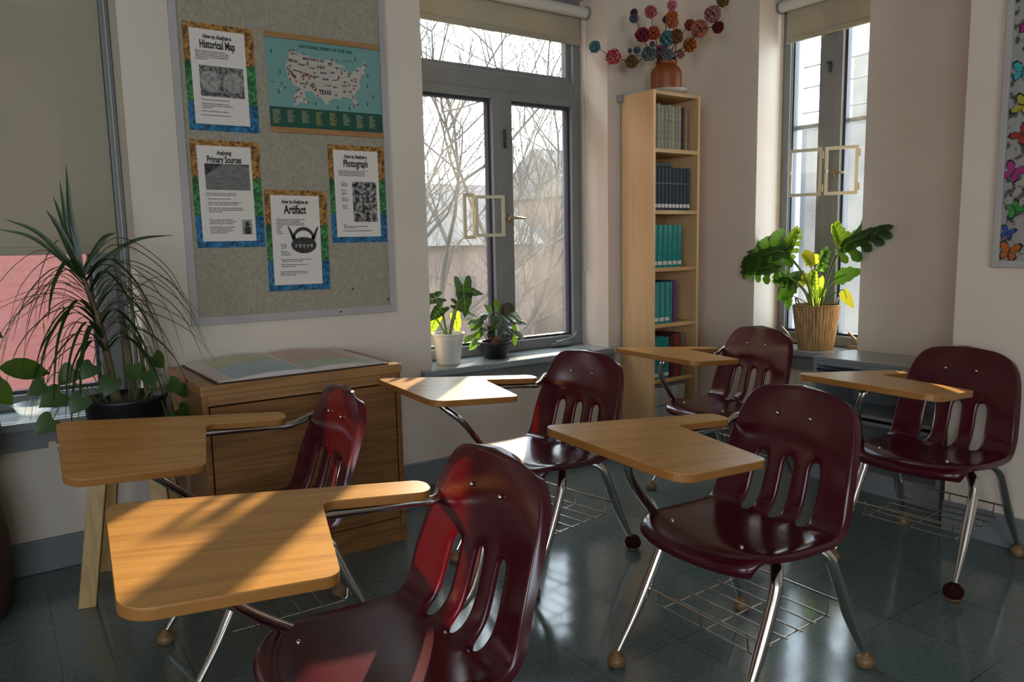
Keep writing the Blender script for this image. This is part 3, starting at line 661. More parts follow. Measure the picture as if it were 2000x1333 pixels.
# ------------------------------------------------------------------ vase with fabric-flower branches
pl = MB().lathe([(0, .0), (.055, 0), (.06, .004), (.118, .022), (.120, .025), (.114, .023), (.06, .008), (0, .007)], 36).build('plate', M['plate'], None, smooth=True); pl.location = (3.215, 3.055, 1.9905); tag(pl, 'shallow cream plate on top of the bookcase under the clay vase', 'plate')
vs_ = MB().lathe([(0, 0), (.078, 0), (.083, .006), (.086, .03), (.0865, .10), (.085, .118), (.078, .135), (.062, .150), (.056, .160), (.058, .172), (.061, .178), (.057, .180), (.052, .170), (.050, .150), (.075, .12), (.078, .02), (0, .012)], 40).build('vase', M['terracotta'], None, smooth=True); vs_.location = (3.215, 3.06, 1.999); tag(vs_, 'round amber clay vase standing on the plate above the bookcase', 'vase')
FC = dict(plum=(.10, .04, .075), slate=(.075, .085, .095), rose=(.38, .075, .07), pink=(.50, .12, .17), orange=(.42, .11, .04), rust=(.26, .06, .03), blush=(.36, .18, .17), olive=(.17, .11, .03), coral=(.42, .13, .07), wine=(.13, .015, .025), amber=(.40, .12, .02), crimson=(.22, .025, .04), red=(.34, .05, .02), teal=(.05, .16, .17), brown=(.15, .075, .03), dots=(.42, .03, .035), grey=(.15, .18, .17), lilac=(.17, .12, .19), plumpink=(.25, .09, .13))
FC2 = dict(plum=(.03, .02, .03), slate=(.3, .27, .27), rose=(.55, .35, .3), pink=(.6, .35, .35), orange=(.5, .25, .12), rust=(.05, .03, .06), blush=(.16, .03, .05), olive=(.06, .05, .02), coral=(.5, .2, .2), wine=(.03, .02, .03), amber=(.25, .015, .01), crimson=(.08, .02, .04), red=(.45, .12, .06), teal=(.3, .32, .3), brown=(.22, .05, .04), dots=(.6, .5, .45), grey=(.05, .07, .08), lilac=(.2, .2, .3), plumpink=(.10, .06, .10))
fm = {}
for k_, c in FC.items():
    mt = principled('cloth_' + k_, c, .9, spec=.1); b = mt.node_tree.nodes['Principled BSDF']; L = mt.node_tree.links
    vo = N(mt, 'ShaderNodeTexVoronoi'); vo.inputs['Scale'].default_value = 95; tc_ = N(mt, 'ShaderNodeTexCoord'); L.new(tc_.outputs['Object'], vo.inputs['Vector'])
    r = N(mt, 'ShaderNodeValToRGB'); r.color_ramp.elements[0].position = .30; r.color_ramp.elements[1].position = .42; r.color_ramp.elements[0].color = (*FC2[k_], 1); r.color_ramp.elements[1].color = (*c, 1)
    L.new(vo.outputs['Distance'], r.inputs['Fac']); L.new(r.outputs['Color'], b.inputs['Base Color']); fm[k_] = mt
def pom(c, r, kind, parent, depth=0):
    k = MB(); rnd = random.Random(int(c[0] * 1e4 + c[2] * 1e3)); np_ = 46
    for i in range(np_):                                # cupped cloth petals all around a small heart
        z = 1 - 2 * (i + .5) / np_; a = i * 2.399963; q = math.sqrt(1 - z * z); d = Vector((q * math.cos(a), q * math.sin(a), z))
        u = d.cross(Vector((.3, .2, 1))).normalized(); v = d.cross(u); ro = rnd.random() * 3; u2 = u * math.cos(ro) + v * math.sin(ro); v2 = d.cross(u2)
        base = Vector(c) + d * r * .35; L_ = r * (.62 + .12 * rnd.random()); wd = r * .30
        vs = [base]; fs = []
        for (fu, fv, fd) in ((-1, -.5, .75), (-.6, .5, 1.0), (.2, .85, .92), (.95, .35, .8), (.85, -.6, 1.02), (-.1, -.9, .86)): vs.append(base + u2 * fu * wd + v2 * fv * wd + d * L_ * fd)
        vs.append(base + d * L_ * .55)
        for q_ in range(1, 7): fs.append((q_, q_ % 6 + 1, 7)); fs.append((q_, q_ % 6 + 1, 0))
        k.add(vs, fs)
    return k.build('cloth_flower', fm[kind], parent)
FLW = [(2.958, 2.397, .020, 'plum'), (2.958, 2.368, .025, 'slate'), (3.084, 2.42, .033, 'rose'), (3.246, 2.479, .027, 'pink'), (3.246, 2.419, .033, 'orange'), (3.202, 2.398, .02, 'plum'), (3.25, 2.39, .033, 'orange'), (3.393, 2.396, .03, 'rust'), (3.586, 2.485, .045, 'blush'), (3.674, 2.571, .033, 'olive'), (3.475, 2.388, .047, 'coral'), (3.634, 2.417, .032, 'wine'), (3.394, 2.287, .037, 'amber'), (3.022, 2.292, .039, 'crimson'), (3.106, 2.312, .035, 'red'), (3.212, 2.298, .041, 'teal'), (3.283, 2.319, .038, 'brown'), (2.81, 2.152, .04, 'dots'), (2.679, 2.187, .03, 'teal'), (2.94, 2.142, .034, 'olive'), (2.928, 2.198, .013, 'slate'), (2.98, 2.207, .02, 'slate'), (3.072, 2.2, .04, 'grey'), (3.097, 2.253, .016, 'lilac'), (3.167, 2.225, .034, 'plumpink'), (3.216, 2.214, .032, 'grey'), (3.321, 2.227, .023, 'blush'), (3.262, 2.188, .017, 'wine'), (3.177, 2.178, .018, 'lilac')]
BR = [([(3.161, 2.166), (3.072, 2.2), (2.98, 2.14), (2.94, 2.142), (2.81, 2.152), (2.679, 2.187)], (22, 19, 17, 18), 'low twig reaching far left, red dotted flower, teal tip'),
 ([(3.167, 2.171), (3.053, 2.239), (3.022, 2.292), (2.958, 2.378)], (13, 0, 1), 'twig leaning upper left with a crimson flower below dark plum ones'),
 ([(3.193, 2.174), (3.129, 2.266), (3.106, 2.312), (3.084, 2.42)], (14, 2), 'upright twig with a red flower under a tall rose one'),
 ([(3.193, 2.174), (3.167, 2.225), (3.097, 2.253)], (24, 23, 28), 'short twig with a pink plum and a tiny lilac flower'),
 ([(3.213, 2.176), (3.209, 2.259), (3.212, 2.298), (3.198, 2.37), (3.202, 2.398)], (15, 5, 25), 'thin upright twig with a teal flower and a small plum tip'),
 ([(3.285, 2.184), (3.28, 2.286), (3.283, 2.319), (3.25, 2.391), (3.246, 2.479)], (16, 6, 4, 3), 'tallest middle twig with brown, orange and pink flowers stacked up'),
 ([(3.272, 2.183), (3.297, 2.297), (3.393, 2.396)], (7, 27), 'twig forking right with a single rust and dark flower'),
 ([(3.272, 2.178), (3.321, 2.227), (3.394, 2.287), (3.475, 2.388), (3.586, 2.485), (3.674, 2.571)], (26, 12, 10, 8, 9), 'longest twig rising right with amber, coral and blush flowers'),
 ([(3.258, 2.179), (3.364, 2.279), (3.475, 2.383), (3.634, 2.417)], (11,), 'thin twig ending right in one dark wine flower'),
 ([(3.167, 2.169), (3.029, 2.18), (2.937, 2.18), (2.928, 2.198)], (20, 21), 'thin low twig at the left with two tiny slate flowers')]
KX = 3.05
def shf(x, z, i):     # keeps each flower on a believable depth, bending out of the vase towards the room
    far = max(0, (x - 3.30)) ; k = 1 - (.13 * far if far > 0 else 0) ; k *= 1 - .012 * (i % 3)
    return (x * k, KX * k, 1.18 + (z - 1.18) * k)
for bi, (pts, fl_, lab) in enumerate(BR):
    e = empty('flower_branch', (3.215, 3.06, 2.10)); tag(e, lab + ', in the vase', 'flower branch', 'cloth flower branches in the vase')
    P3 = [Vector(shf(x, z, bi)) - e.location for x, z in pts]
    P3 = [Vector(((P3[0].x) * .45, 0, -.06)), Vector(((P3[0].x) * .8, -.01, .075))] + P3[1:]
    pb = bez(P3, 5); MB().tube(pb, [.0038 * (1 - .6 * i / len(pb)) for i in range(len(pb))], 6).build('twig', M['twig'], e, smooth=True)
    for fi in fl_:
        x, z, r, kd = FLW[fi]; p = Vector(shf(x, z, bi)) - e.location; pom(tuple(p), r * 1.0, kd, e)

# ------------------------------------------------------------------ pinboard and posters
pb_ = empty('pinboard', (1.11, YW, 1.7)); tag(pb_, 'large linen pinboard in an aluminium frame on the back wall', 'pinboard')
bx0, bx1, bz0, bz1 = .658 - 1.11, 1.565 - 1.11, .88 - 1.7, 2.66 - 1.7
bxo('linen_panel', bx0 + .01, bx1 - .01, -.012, -.001, bz0 + .01, bz1 - .01, M['fabric'], pb_)
MB().box(bx0, bx0 + .028, -.020, -.0005, bz0, bz1).box(bx1 - .028, bx1, -.020, -.0005, bz0, bz1).box(bx0 + .028, bx1 - .028, -.020, -.0005, bz0, bz0 + .032).box(bx0 + .028, bx1 - .028, -.020, -.0005, bz1 - .03, bz1).build('board_frame', M['alu'], pb_, bevel=.002)
TEXTS = []
def text(body, size, x, z, parent, mat, y=-.0016, sx=1.0, bold=0.0, shear=0.0, align='LEFT', ls=1.0, rot=0.0, name='printed_text', cs=1.0):
    c = bpy.data.curves.new(name, 'FONT'); c.body = body; c.size = size; c.offset = bold; c.shear = shear; c.align_x = align; c.space_line = ls; c.space_character = cs
    c.align_y = 'TOP_BASELINE' if False else 'TOP'; c.extrude = .0002; c.resolution_u = 3; c.materials.append(mat)
    o = bpy.data.objects.new(name, c); col.objects.link(o); o.parent = parent; TEXTS.append(o)
    o.matrix_local = Matrix.Translation((x, y, z)) @ Matrix.Rotation(rot, 4, 'Y') @ Matrix.Rotation(math.radians(90), 4, 'X') @ Matrix.Diagonal((sx, 1, 1, 1))
    return o
def poster_border():
    mt = principled('poster_border_print', (.3, .2, .1), .35); t = mt.node_tree; L = t.links; b = t.nodes['Principled BSDF']
    tc_ = N(mt, 'ShaderNodeTexCoord'); sp = N(mt, 'ShaderNodeSeparateXYZ'); L.new(tc_.outputs['Object'], sp.inputs[0])
    mr = N(mt, 'ShaderNodeMapRange'); mr.inputs[1].default_value = -.43; mr.inputs[2].default_value = 0; L.new(sp.outputs[2], mr.inputs[0])
    r = N(mt, 'ShaderNodeValToRGB'); r.color_ramp.interpolation = 'CONSTANT'; e = r.color_ramp.elements; e[0].position = 0; e[0].color = (.02, .16, .33, 1); e[1].position = .30; e[1].color = (.05, .23, .07, 1); q = e.new(.66); q.color = (.36, .17, .04, 1)
    L.new(mr.outputs[0], r.inputs['Fac'])
    n = N(mt, 'ShaderNodeTexNoise'); n.inputs['Scale'].default_value = 55; n.inputs['Detail'].default_value = 8; n.inputs['Distortion'].default_value = .8; L.new(tc_.outputs['Object'], n.inputs['Vector'])
    r2 = N(mt, 'ShaderNodeValToRGB'); r2.color_ramp.elements[0].position = .38; r2.color_ramp.elements[1].position = .62; r2.color_ramp.elements[0].color = (.10, .08, .12, 1); r2.color_ramp.elements[1].color = (1.5, 1.45, 1.35, 1); L.new(n.outputs['Fac'], r2.inputs['Fac'])
    mx = N(mt, 'ShaderNodeMix', data_type='RGBA', blend_type='MULTIPLY'); mx.inputs[0].default_value = .85; L.new(r.outputs['Color'], mx.inputs[6]); L.new(r2.outputs['Color'], mx.inputs[7]); L.new(mx.outputs[2], b.inputs['Base Color'])
    return mt
PB = poster_border()
def sheet(k, x0, x1, z0, z1, y, tilt=0): return k.box(x0, x1, y, y + .0005, z0, z1)
def poster(label, X, Z, rot, title1, title2, ty, w_=.272, h_=.428):
    e = empty('poster', (X, YW - .0125, Z)); e.rotation_euler = (0, rot, 0); tag(e, label, 'poster', 'history posters on the pinboard')
    MB().box(0, w_, -.0006, 0, -h_, 0).build('border', PB, e)
    MB().box(.024, w_ - .036, -.0011, -.0007, -h_ + .026, -.022).build('sheet', M['paper'], e)
    text(title1, .0225, .128, -.038, e, M['ink'], sx=.66, bold=.0009, shear=.25, align='CENTER', name='title')
    text(title2, ty[0], .128, -.058, e, M['ink'], sx=ty[1], bold=ty[2], align='CENTER', name='title')
    for i in range(1): 
        k = MB().ball((.010, -.001, -.012), .0035, 8); k.build('pushpin', M['cream'], e)
    return e
def body(e, s, x, z, size=.0074, ls=1.0, sx=.86): return text(s, size, x, z, e, M['ink'], sx=sx, ls=ls, name='body_text', bold=.0001)
ti = .0015
pA = poster('poster reading How to Analyze a Historical Map, top left of the pinboard', .703, 2.068, math.radians(-.4), 'How to Analyze a', 'Historical Map', (.043, .54, .0014), h_=.412)
body(pA, 'Maps are symbolic representations of places\ndrawn in relation to one another. All maps reflect\nvalues, include some details and leave out others.\nEach time you look at a map ask yourself the fol-\nlowing questions:', .042, -.102)
body(pA, '\u2022  When and where was the map produced?\n\n\u2022  What details has the mapmaker chosen to\n    include (or exclude) in order to complete the\n    representation?\n\n\u2022  Why do you think the map was drawn?\n\nHow can you determine if a map is accurate?', .046, -.288)
g_old = mottled('old_engraving', (.05, .045, .042), (.24, .22, .20), 80, .6, lo=.42, hi=.56)
g_lt = mottled('engraving_light', (.20, .185, .17), (.40, .37, .34), 60, .6)
g_dk = mottled('photo_dark', (.006, .006, .007), (.05, .047, .044), 70, .6)
MB().box(.052, .222, -.0016, -.0012, -.278, -.160).build('map_picture', g_old, pA)
for cx_ in (.094, .180):
    k = MB(); n = 36; pts = [(cx_ + .040 * math.cos(2 * math.pi * i / n), -.219 + .040 * math.sin(2 * math.pi * i / n)) for i in range(n)]
    k.add([(a, -.0021, b) for a, b in pts] + [(a, -.0017, b) for a, b in pts], [tuple(range(n)), tuple(range(2 * n - 1, n - 1, -1))] + [(i, (i + 1) % n, n + (i + 1) % n, n + i) for i in range(n)]); k.build('hemisphere', g_lt, pA)
pB = poster('poster reading Analyzing Primary Sources, left side of the pinboard below another poster', .700, 1.620, math.radians(-.2), 'Analyzing', 'Primary Sources', (.037, .55, .0013))
MB().box(.050, .225, -.0016, -.0012, -.196, -.092).build('document_picture', g_dk, pB)
k = MB().add([(.050, -.0020, -.196), (.225, -.0020, -.196), (.225, -.0020, -.098), (.120, -.0020, -.092), (.050, -.0020, -.140), (.050, -.0017, -.196), (.225, -.0017, -.196), (.225, -.0017, -.098), (.120, -.0017, -.092), (.050, -.0017, -.140)], [(0, 1, 2, 3, 4), (9, 8, 7, 6, 5), (0, 5, 6, 1), (1, 6, 7, 2), (2, 7, 8, 3), (3, 8, 9, 4), (4, 9, 5, 0)]); k.build('document', mottled('document_grey', (.12, .112, .105), (.21, .195, .18), 90, .6, stretch=(.4, 1, 1.6), detail=8), pB)
body(pB, 'Probing questions can help you determine the\nrelevance and importance of primary sources.\n\n\u2022  Who created the source and why?\n\n\u2022  Did the recorder have firsthand knowledge of the\n    event, or report what others saw or heard?\n\n\u2022  Was the recorder a neutral party, or did the author\n    have opinions or interests that might have influenced\n    what was recorded?', .048, -.206)
body(pB, '\u2022  Did the recorder wish to inform or\n    persuade others? Did the recorder have\n    reasons to be honest or dishonest?\n\n\u2022  Was the information recorded during\n    the event, immediately after the\n    event, or after some lapse of time?\n    How long a lapse of time?', .048, -.312)
MB().box(.182, .222, -.0016, -.0012, -.375, -.315).build('portrait_picture', g_lt, pB)
k = MB(); k.box(.190, .215, -.0020, -.0017, -.374, -.345); k.add([(.2025 + .009 * math.cos(a * math.pi / 6), -.0020, -.334 + .011 * math.sin(a * math.pi / 6)) for a in range(12)], [tuple(range(12))]); k.build('portrait_figure', g_dk, pB)
pC = poster('poster reading How to Analyze an Artifact, lowest one on the pinboard', .981, 1.431, math.radians(.4), 'How to Analyze an', 'Artifact', (.050, .62, .0017))
body(pC, 'Artifacts take many forms. They might be a coin,\na stone tool found at an archaeological\nexcavation, a piece of clothing, or even a piece\nof mail from your basement or kitchen. When\nattempting\nto learn\nabout\nartifacts\nas a whole:', .045, -.120)
body(pC, '\u2022  Why was\n    the object\n    created?\n\n\u2022  When and\n    where would it\n    have been used?', .052, -.226)
body(pC, '\u2022  What does the artifact tell us about the technology\n    available at the time it was created?\n\n\u2022  What can it tell us about the life and times of\n    the people who used it?\n\n\nIf someone arrived from another planet, how\ndifficult would it be for him or her to figure out\nwhat this object is? Why?', .052, -.290)
def flatpoly(k, pts, y0=-.0020, y1=-.0012):
    n = len(pts); k.add([(a, y0, b) for a, b in pts] + [(a, y1, b) for a, b in pts], [tuple(range(n)), tuple(range(2 * n - 1, n - 1, -1))] + [(i, (i + 1) % n, n + (i + 1) % n, n + i) for i in range(n)]); return k
k = MB(); n = 30; flatpoly(k, [(.160 + .056 * math.cos(2 * math.pi * i / n), -.232 + (.036 if math.sin(2 * math.pi * i / n) < 0 else .034) * math.sin(2 * math.pi * i / n)) for i in range(n)])
flatpoly(k, [(.112, -.215), (.092, -.155), (.096, -.152), (.128, -.205)]); flatpoly(k, [(.208, -.215), (.228, -.155), (.224, -.152), (.192, -.205)])
arc = [(.160 + .048 * math.cos(math.pi * i / 14), -.205 + .050 * math.sin(math.pi * i / 14)) for i in range(15)] + [(.160 + .039 * math.cos(math.pi * (14 - i) / 14), -.207 + .037 * math.sin(math.pi * (14 - i) / 14)) for i in range(15)]
for i in range(14): flatpoly(k, [arc[i], arc[i + 1], arc[28 - i], arc[29 - i]])
k.build('vessel_picture', g_dk, pC)
k = MB()
for i in range(5): flatpoly(k, [(.120 + i * .017, -.228), (.132 + i * .017, -.228), (.130 + i * .017, -.243), (.122 + i * .017, -.243)], -.0024, -.0020)
k.build('vessel_pattern', g_lt, pC)
pD = poster('poster reading How to Analyze a Photograph, right edge of the pinboard', 1.268, 1.632, math.radians(-.3), 'How to Analyze a', 'Photograph', (.044, .57, .0014))
body(pD, 'Study the photograph for several minutes to form an overall\nimpression and then examine individual items. Divide\nthe photo into quarters and study each section to see\nwhat new details emerge. Ask the following questions:', .045, -.108, size=.0066)
MB().box(.106, .222, -.0016, -.0012, -.336, -.158).build('crowd_photo', mottled('crowd_photo_print', (.010, .009, .009), (.42, .39, .36), 60, .6, lo=.42, hi=.62, detail=10), pD)
body(pD, '\u2022  What is the\n    subject of the\n    photograph?\n\n\n\u2022  When was\n    the\n    photograph\n    taken?\n\n\u2022  What is the\n    setting for the\n    photograph?\n\n\n\u2022  What other\n    details do\n    you observe?', .048, -.160, size=.0066)
body(pD, '\u2022  What is\n    What is the year do you think the photograph was\n    taken? How can you tell?\n\n\u2022  Does anything else about the photograph seem important?', .050, -.346, size=.0066)

# national parks map
NPM = empty('national_parks_map', (1.022, YW - .0125, 2.074)); NPM.rotation_euler = (0, math.radians(-.6), 0); tag(NPM, 'teal hanging map reading National Parks of the USA with wooden hanger bars', 'map')
tealp = mottled('poster_teal', (.165, .33, .30), (.175, .345, .315), 5, .4); dgreen = principled('poster_green', (.008, .075, .048), .4); mapland = principled('map_land', (.50, .44, .37), .45); pinred = principled('pin_red', (.28, .07, .04), .5); hang = wood('hanger_wood', (.40, .20, .075), (.34, .165, .055), 'x', .4)
MB().box(0, .510, -.0008, 0, -.30, -.02).build('sheet', tealp, NPM); MB().box(0, .510, -.0012, -.0009, -.385, -.30).build('legend_panel', dgreen, NPM)
MB().box(-.002, .512, -.008, -.0001, -.022, 0).build('hanger_bar', hang, NPM, bevel=.001); MB().box(-.002, .512, -.008, -.0001, -.405, -.383).build('hanger_bar', hang, NPM, bevel=.001)
MB().tube([(.05, -.004, -.002), (.255, -.003, .092), (.46, -.004, -.002)], .0009, 5).build('cord', M['cream'], NPM)
MB().ball((.255, -.004, .093), .004, 8).build('hook', M['brass'], NPM)
text('NATIONAL PARKS OF THE USA', .0185, .262, -.036, NPM, dgreen, y=-.0012, sx=.92, bold=.0006, align='CENTER', name='title')
US = [(-124.7, 48.4), (-123.1, 48.2), (-122.8, 49.0), (-116, 49), (-110, 49), (-104, 49), (-98, 49), (-95.2, 49), (-94.6, 48.7), (-92, 48.3), (-89.6, 48.0), (-91.5, 47.0), (-88.5, 47.2), (-87.8, 47.4), (-88, 46.9), (-85, 46.7), (-84.4, 46.4), (-84.1, 46), (-85.5, 46.05), (-87.5, 45.3), (-87.8, 43.5), (-87.6, 41.8), (-86.9, 41.7), (-86.3, 42.8), (-86.4, 44.2), (-85.3, 45.2), (-84.7, 45.7), (-83.4, 45.1), (-83.4, 44.2), (-83.9, 43.7), (-82.9, 44.0), (-82.4, 43.0), (-83.2, 42.0), (-82.5, 41.5), (-81.2, 41.8), (-79, 42.7), (-79, 43.3), (-76.5, 43.5), (-76.2, 44.1), (-75, 45), (-71.5, 45), (-70.8, 45.4), (-70.3, 46.2), (-69.2, 47.4), (-68.2, 47.3), (-67.8, 45.8), (-67, 44.8), (-69, 44), (-70.5, 43.3), (-70.8, 42.5), (-70, 41.7), (-71.4, 41.4), (-73.8, 40.8), (-74.2, 39.4), (-75, 38.8), (-75.5, 39.4), (-75.2, 38.2), (-76, 37.2), (-76.3, 38.8), (-76.3, 37), (-75.8, 36), (-76.6, 34.7), (-77.9, 34), (-79.1, 33.2), (-81.2, 31.5), (-81.3, 30), (-80.1, 27), (-80.4, 25.3), (-81.2, 25.3), (-82.1, 26.8), (-82.8, 28), (-82.8, 29.2), (-84.2, 30), (-85.3, 29.7), (-86.5, 30.4), (-89.3, 30.3), (-89.3, 29.1), (-91.3, 29.4), (-93.8, 29.7), (-95.2, 29), (-97.2, 27.7), (-97.3, 25.9), (-99.2, 26.5), (-100.6, 28.9), (-102.5, 29.8), (-103.2, 29), (-104.6, 29.7), (-106.5, 31.8), (-108.2, 31.8), (-108.2, 31.3), (-111, 31.3), (-114.8, 32.5), (-117.1, 32.5), (-118.4, 34), (-120.6, 34.6), (-121.9, 36.6), (-122.5, 37.8), (-123.8, 39.4), (-124.4, 40.4), (-124.1, 41.9), (-124.5, 42.9), (-124, 44.8), (-124, 46.2)]
def albers(lon, lat):
    r = math.radians; n = (math.sin(r(29.5)) + math.sin(r(45.5))) / 2; C_ = math.cos(r(29.5)) ** 2 + 2 * n * math.sin(r(29.5))
    rho = math.sqrt(C_ - 2 * n * math.sin(r(lat))) / n; r0 = math.sqrt(C_ - 2 * n * math.sin(r(37.5))) / n; th = n * r(lon + 96)
    x, y = rho * math.sin(th), r0 - rho * math.cos(th)
    return .268 + x * .515, -.183 + y * .47
k = MB(); flatpoly(k, [albers(a, b) for a, b in US], -.0014, -.0009)
ak = [(.115, -.235), (.135, -.222), (.155, -.228), (.158, -.262), (.178, -.285), (.160, -.280), (.140, -.272), (.112, -.290), (.098, -.292), (.118, -.274), (.104, -.262)]
flatpoly(k, ak, -.0014, -.0009); flatpoly(k, [(.025, -.206), (.035, -.210), (.032, -.216)], -.0014, -.0009); flatpoly(k, [(.050, -.222), (.062, -.226), (.056, -.234)], -.0014, -.0009); k.build('land', mapland, NPM)
k = MB()
def ln(pts):
    q = [albers(a, b) for a, b in pts]
    for i in range(len(q) - 1):
        (xa, za), (xb, zb) = q[i], q[i + 1]; L_ = math.hypot(xb - xa, zb - za) or 1; nx, nz = -(zb - za) / L_ * .0005, (xb - xa) / L_ * .0005
        k.add([(xa + nx, -.0016, za + nz), (xb + nx, -.0016, zb + nz), (xb - nx, -.0016, zb - nz), (xa - nx, -.0016, za - nz)], [(0, 1, 2, 3)])
for l in ([(-124, 46), (-119, 46), (-117, 46), (-117, 42)], [(-124.2, 42), (-117, 42), (-111, 42), (-111, 45), (-104, 45), (-96.5, 45.5)], [(-117, 49), (-117, 46)], [(-120, 42), (-120, 39), (-114.6, 35)], [(-114, 42), (-114, 37), (-114.7, 32.7)], [(-114, 37), (-109, 37), (-102, 37), (-94.6, 37)], [(-109, 41), (-109, 31.3)], [(-111, 42), (-111, 41), (-104, 41), (-104, 45), (-104, 49)], [(-102, 41), (-102, 37)], [(-104, 43), (-96.5, 42.7), (-95.5, 40), (-102, 40)], [(-103, 37), (-103, 32), (-106.5, 32)], [(-100, 36.5), (-100, 34.5), (-94.4, 33.6)], [(-94.6, 40.5), (-94.6, 36.5), (-94.2, 33)], [(-96.5, 49), (-96.5, 43.5), (-91.2, 43.5)], [(-104, 46), (-96.5, 46)], [(-91.4, 40.5), (-95.7, 40.5)], [(-90.2, 36.5), (-94.6, 36.5)], [(-91, 33), (-94, 33), (-94, 31)], [(-90, 35), (-83, 35)], [(-88, 35), (-88.4, 30.4)], [(-85.2, 35), (-85, 31), (-81.5, 30.8)], [(-89.5, 36.5), (-76, 36.5)], [(-87.5, 41.7), (-87.5, 38)], [(-84.8, 41.7), (-84.8, 39)], [(-80.5, 42), (-80.5, 40)], [(-80.5, 39.7), (-75.5, 39.7)], [(-116, 49), (-114, 46), (-111, 44.5)]): ln(l)
k.build('state_borders', tealp, NPM)
ST = [('MONTANA', -109.6, 47.6, .016, 0), ('OREGON', -120.7, 44.3, .014, -8), ('IDAHO', -114.4, 43.8, .012, -5), ('NEVADA', -117, 40, .010, -6), ('WYOMING', -107.4, 43.4, .008, -3), ('UTAH', -111.6, 39.8, .012, -3), ('COLORADO', -105.6, 39.4, .010, 0), ('NEBRASKA', -99.6, 42, .009, 0), ('KANSAS', -98.4, 38.9, .011, 0), ('IOWA', -93.5, 42.6, .011, 2), ('TEXAS', -98.9, 32.2, .026, 0), ('NEW\nMEXICO', -106.2, 35.6, .011, -2), ('ARIZONA', -111.8, 34.6, .010, -4), ('OKLAHOMA', -97, 35.9, .007, 0), ('MISSOURI', -92.5, 38.9, .006, 2), ('ARKANSAS', -92.4, 35.3, .006, 2), ('WASHINGTON', -120.5, 48, .006, -10), ('NORTH\nDAKOTA', -100.4, 48.4, .007, 0), ('SOUTH\nDAKOTA', -100.3, 45.1, .008, 0), ('MINNE\nSOTA', -94.6, 47.3, .009, 2), ('WISCON\nSIN', -90, 45.3, .007, 5), ('MICHI\nGAN', -84.7, 44.3, .006, 8), ('ILLI\nNOIS', -89.3, 41, .007, 5), ('OHIO', -82.7, 40.9, .007, 9), ('KENTUCKY', -85.2, 37.9, .006, 8), ('TENNESSEE', -86.5, 36.1, .006, 6), ('VIRGINIA', -78.6, 38, .006, 14), ('CAROLINA', -79.6, 36, .006, 10), ('ALA\nBAMA', -86.8, 33.7, .007, 5), ('GEOR\nGIA', -83.3, 33.3, .007, 8), ('LOUI\nSIANA', -92.4, 31.7, .006, 2), ('FLORIDA', -81.9, 29.9, .008, 62), ('MAINE', -69.2, 46, .007, 30), ('NEW\nYORK', -75.3, 43.8, .006, 14), ('CALIFORNIA', -122.6, 40.2, .014, 52)]
for s_, lo, la, sz, rt in ST:
    x, z = albers(lo, la); text(s_, sz, x, z + sz * .5, NPM, M['ink'], y=-.0018, sx=.72, bold=sz * .035, align='CENTER' if rt not in (52,) else 'LEFT', rot=math.radians(rt if rt > 45 else -rt), name='state_name', ls=.85)
text('ALASKA', .007, .132, -.250, NPM, M['inkgrey'], y=-.0018, sx=.7, align='CENTER', rot=math.radians(-30), name='state_name'); text('HAWAII', .0085, .010, -.190, NPM, M['inkgrey'], y=-.0014, sx=.8, rot=math.radians(30), name='state_name')
k = MB(); pr_ = random.Random(3)
pins = [(-121.7, 48.8), (-123.6, 47.8), (-121.7, 46.8), (-122, 43), (-113.8, 48.7), (-110.5, 44.7), (-110.7, 43.8), (-121.4, 40.5), (-119.6, 37.8), (-118.7, 36.7), (-118.5, 36.3), (-121, 36.4), (-117, 36.4), (-119.6, 34), (-116, 33.9), (-114.2, 39), (-112.2, 37.6), (-113, 37.3), (-111.2, 38.3), (-109.9, 38.3), (-109.6, 38.8), (-112.1, 36.1), (-109.8, 35), (-111, 32.2), (-108.5, 37.2), (-107.7, 38.6), (-105.5, 37.8), (-105.6, 40.4), (-104.4, 32.2), (-104.9, 31.9), (-103.2, 29.3), (-106.3, 32.8), (-103.4, 47), (-102, 43.8), (-103.5, 43.6), (-93, 48.5), (-88.8, 48.1), (-93, 34.5), (-90.2, 38.6), (-86.1, 37.2), (-83.5, 35.6), (-78.4, 38.5), (-81.5, 41.2), (-87, 41.6), (-80.8, 33.8), (-80.3, 25.6), (-80.9, 25.2), (-82.8, 24.8), (-68.3, 44.4), (-81, 38)]
pin2 = [albers(a, b) for a, b in pins] + [(.130, -.232), (.118, -.238), (.140, -.245), (.120, -.262), (.150, -.270), (.112, -.268), (.168, -.282), (.058, -.212), (.070, -.228)]
for (x, z) in pin2:
    pts = [(x + .0042 * math.cos(a), z + .008 + .0042 * math.sin(a)) for a in [math.radians(-40 + q * 26) for q in range(11)]] + [(x, z)]
    flatpoly(k, pts, -.0022, -.0018)
k.build('park_pins', pinred, NPM)
k = MB()
for (x, z) in [(.022, -.085), (.055, -.165), (.044, -.245), (.200, -.285), (.300, -.292), (.355, -.292), (.395, -.078), (.450, -.145), (.446, -.190), (.470, -.232), (.442, -.268)]:
    for q in range(3): flatpoly(k, [(x - .004 + q * .0008, z + q * .005), (x + .004 - q * .0008, z + q * .005), (x, z + .009 + q * .005)], -.0014, -.0010)
flatpoly(k, [(.325, -.092), (.340, -.082), (.350, -.086), (.365, -.076), (.380, -.084), (.392, -.098), (.380, -.087), (.365, -.0785), (.350, -.0885), (.340, -.0845)], -.0014, -.0010)
k.build('little_trees', dgreen, NPM)
lw_, lgd = principled('legend_white', (.33, .38, .30), .5), principled('legend_gold', (.42, .29, .05), .5); rr_ = random.Random(5)
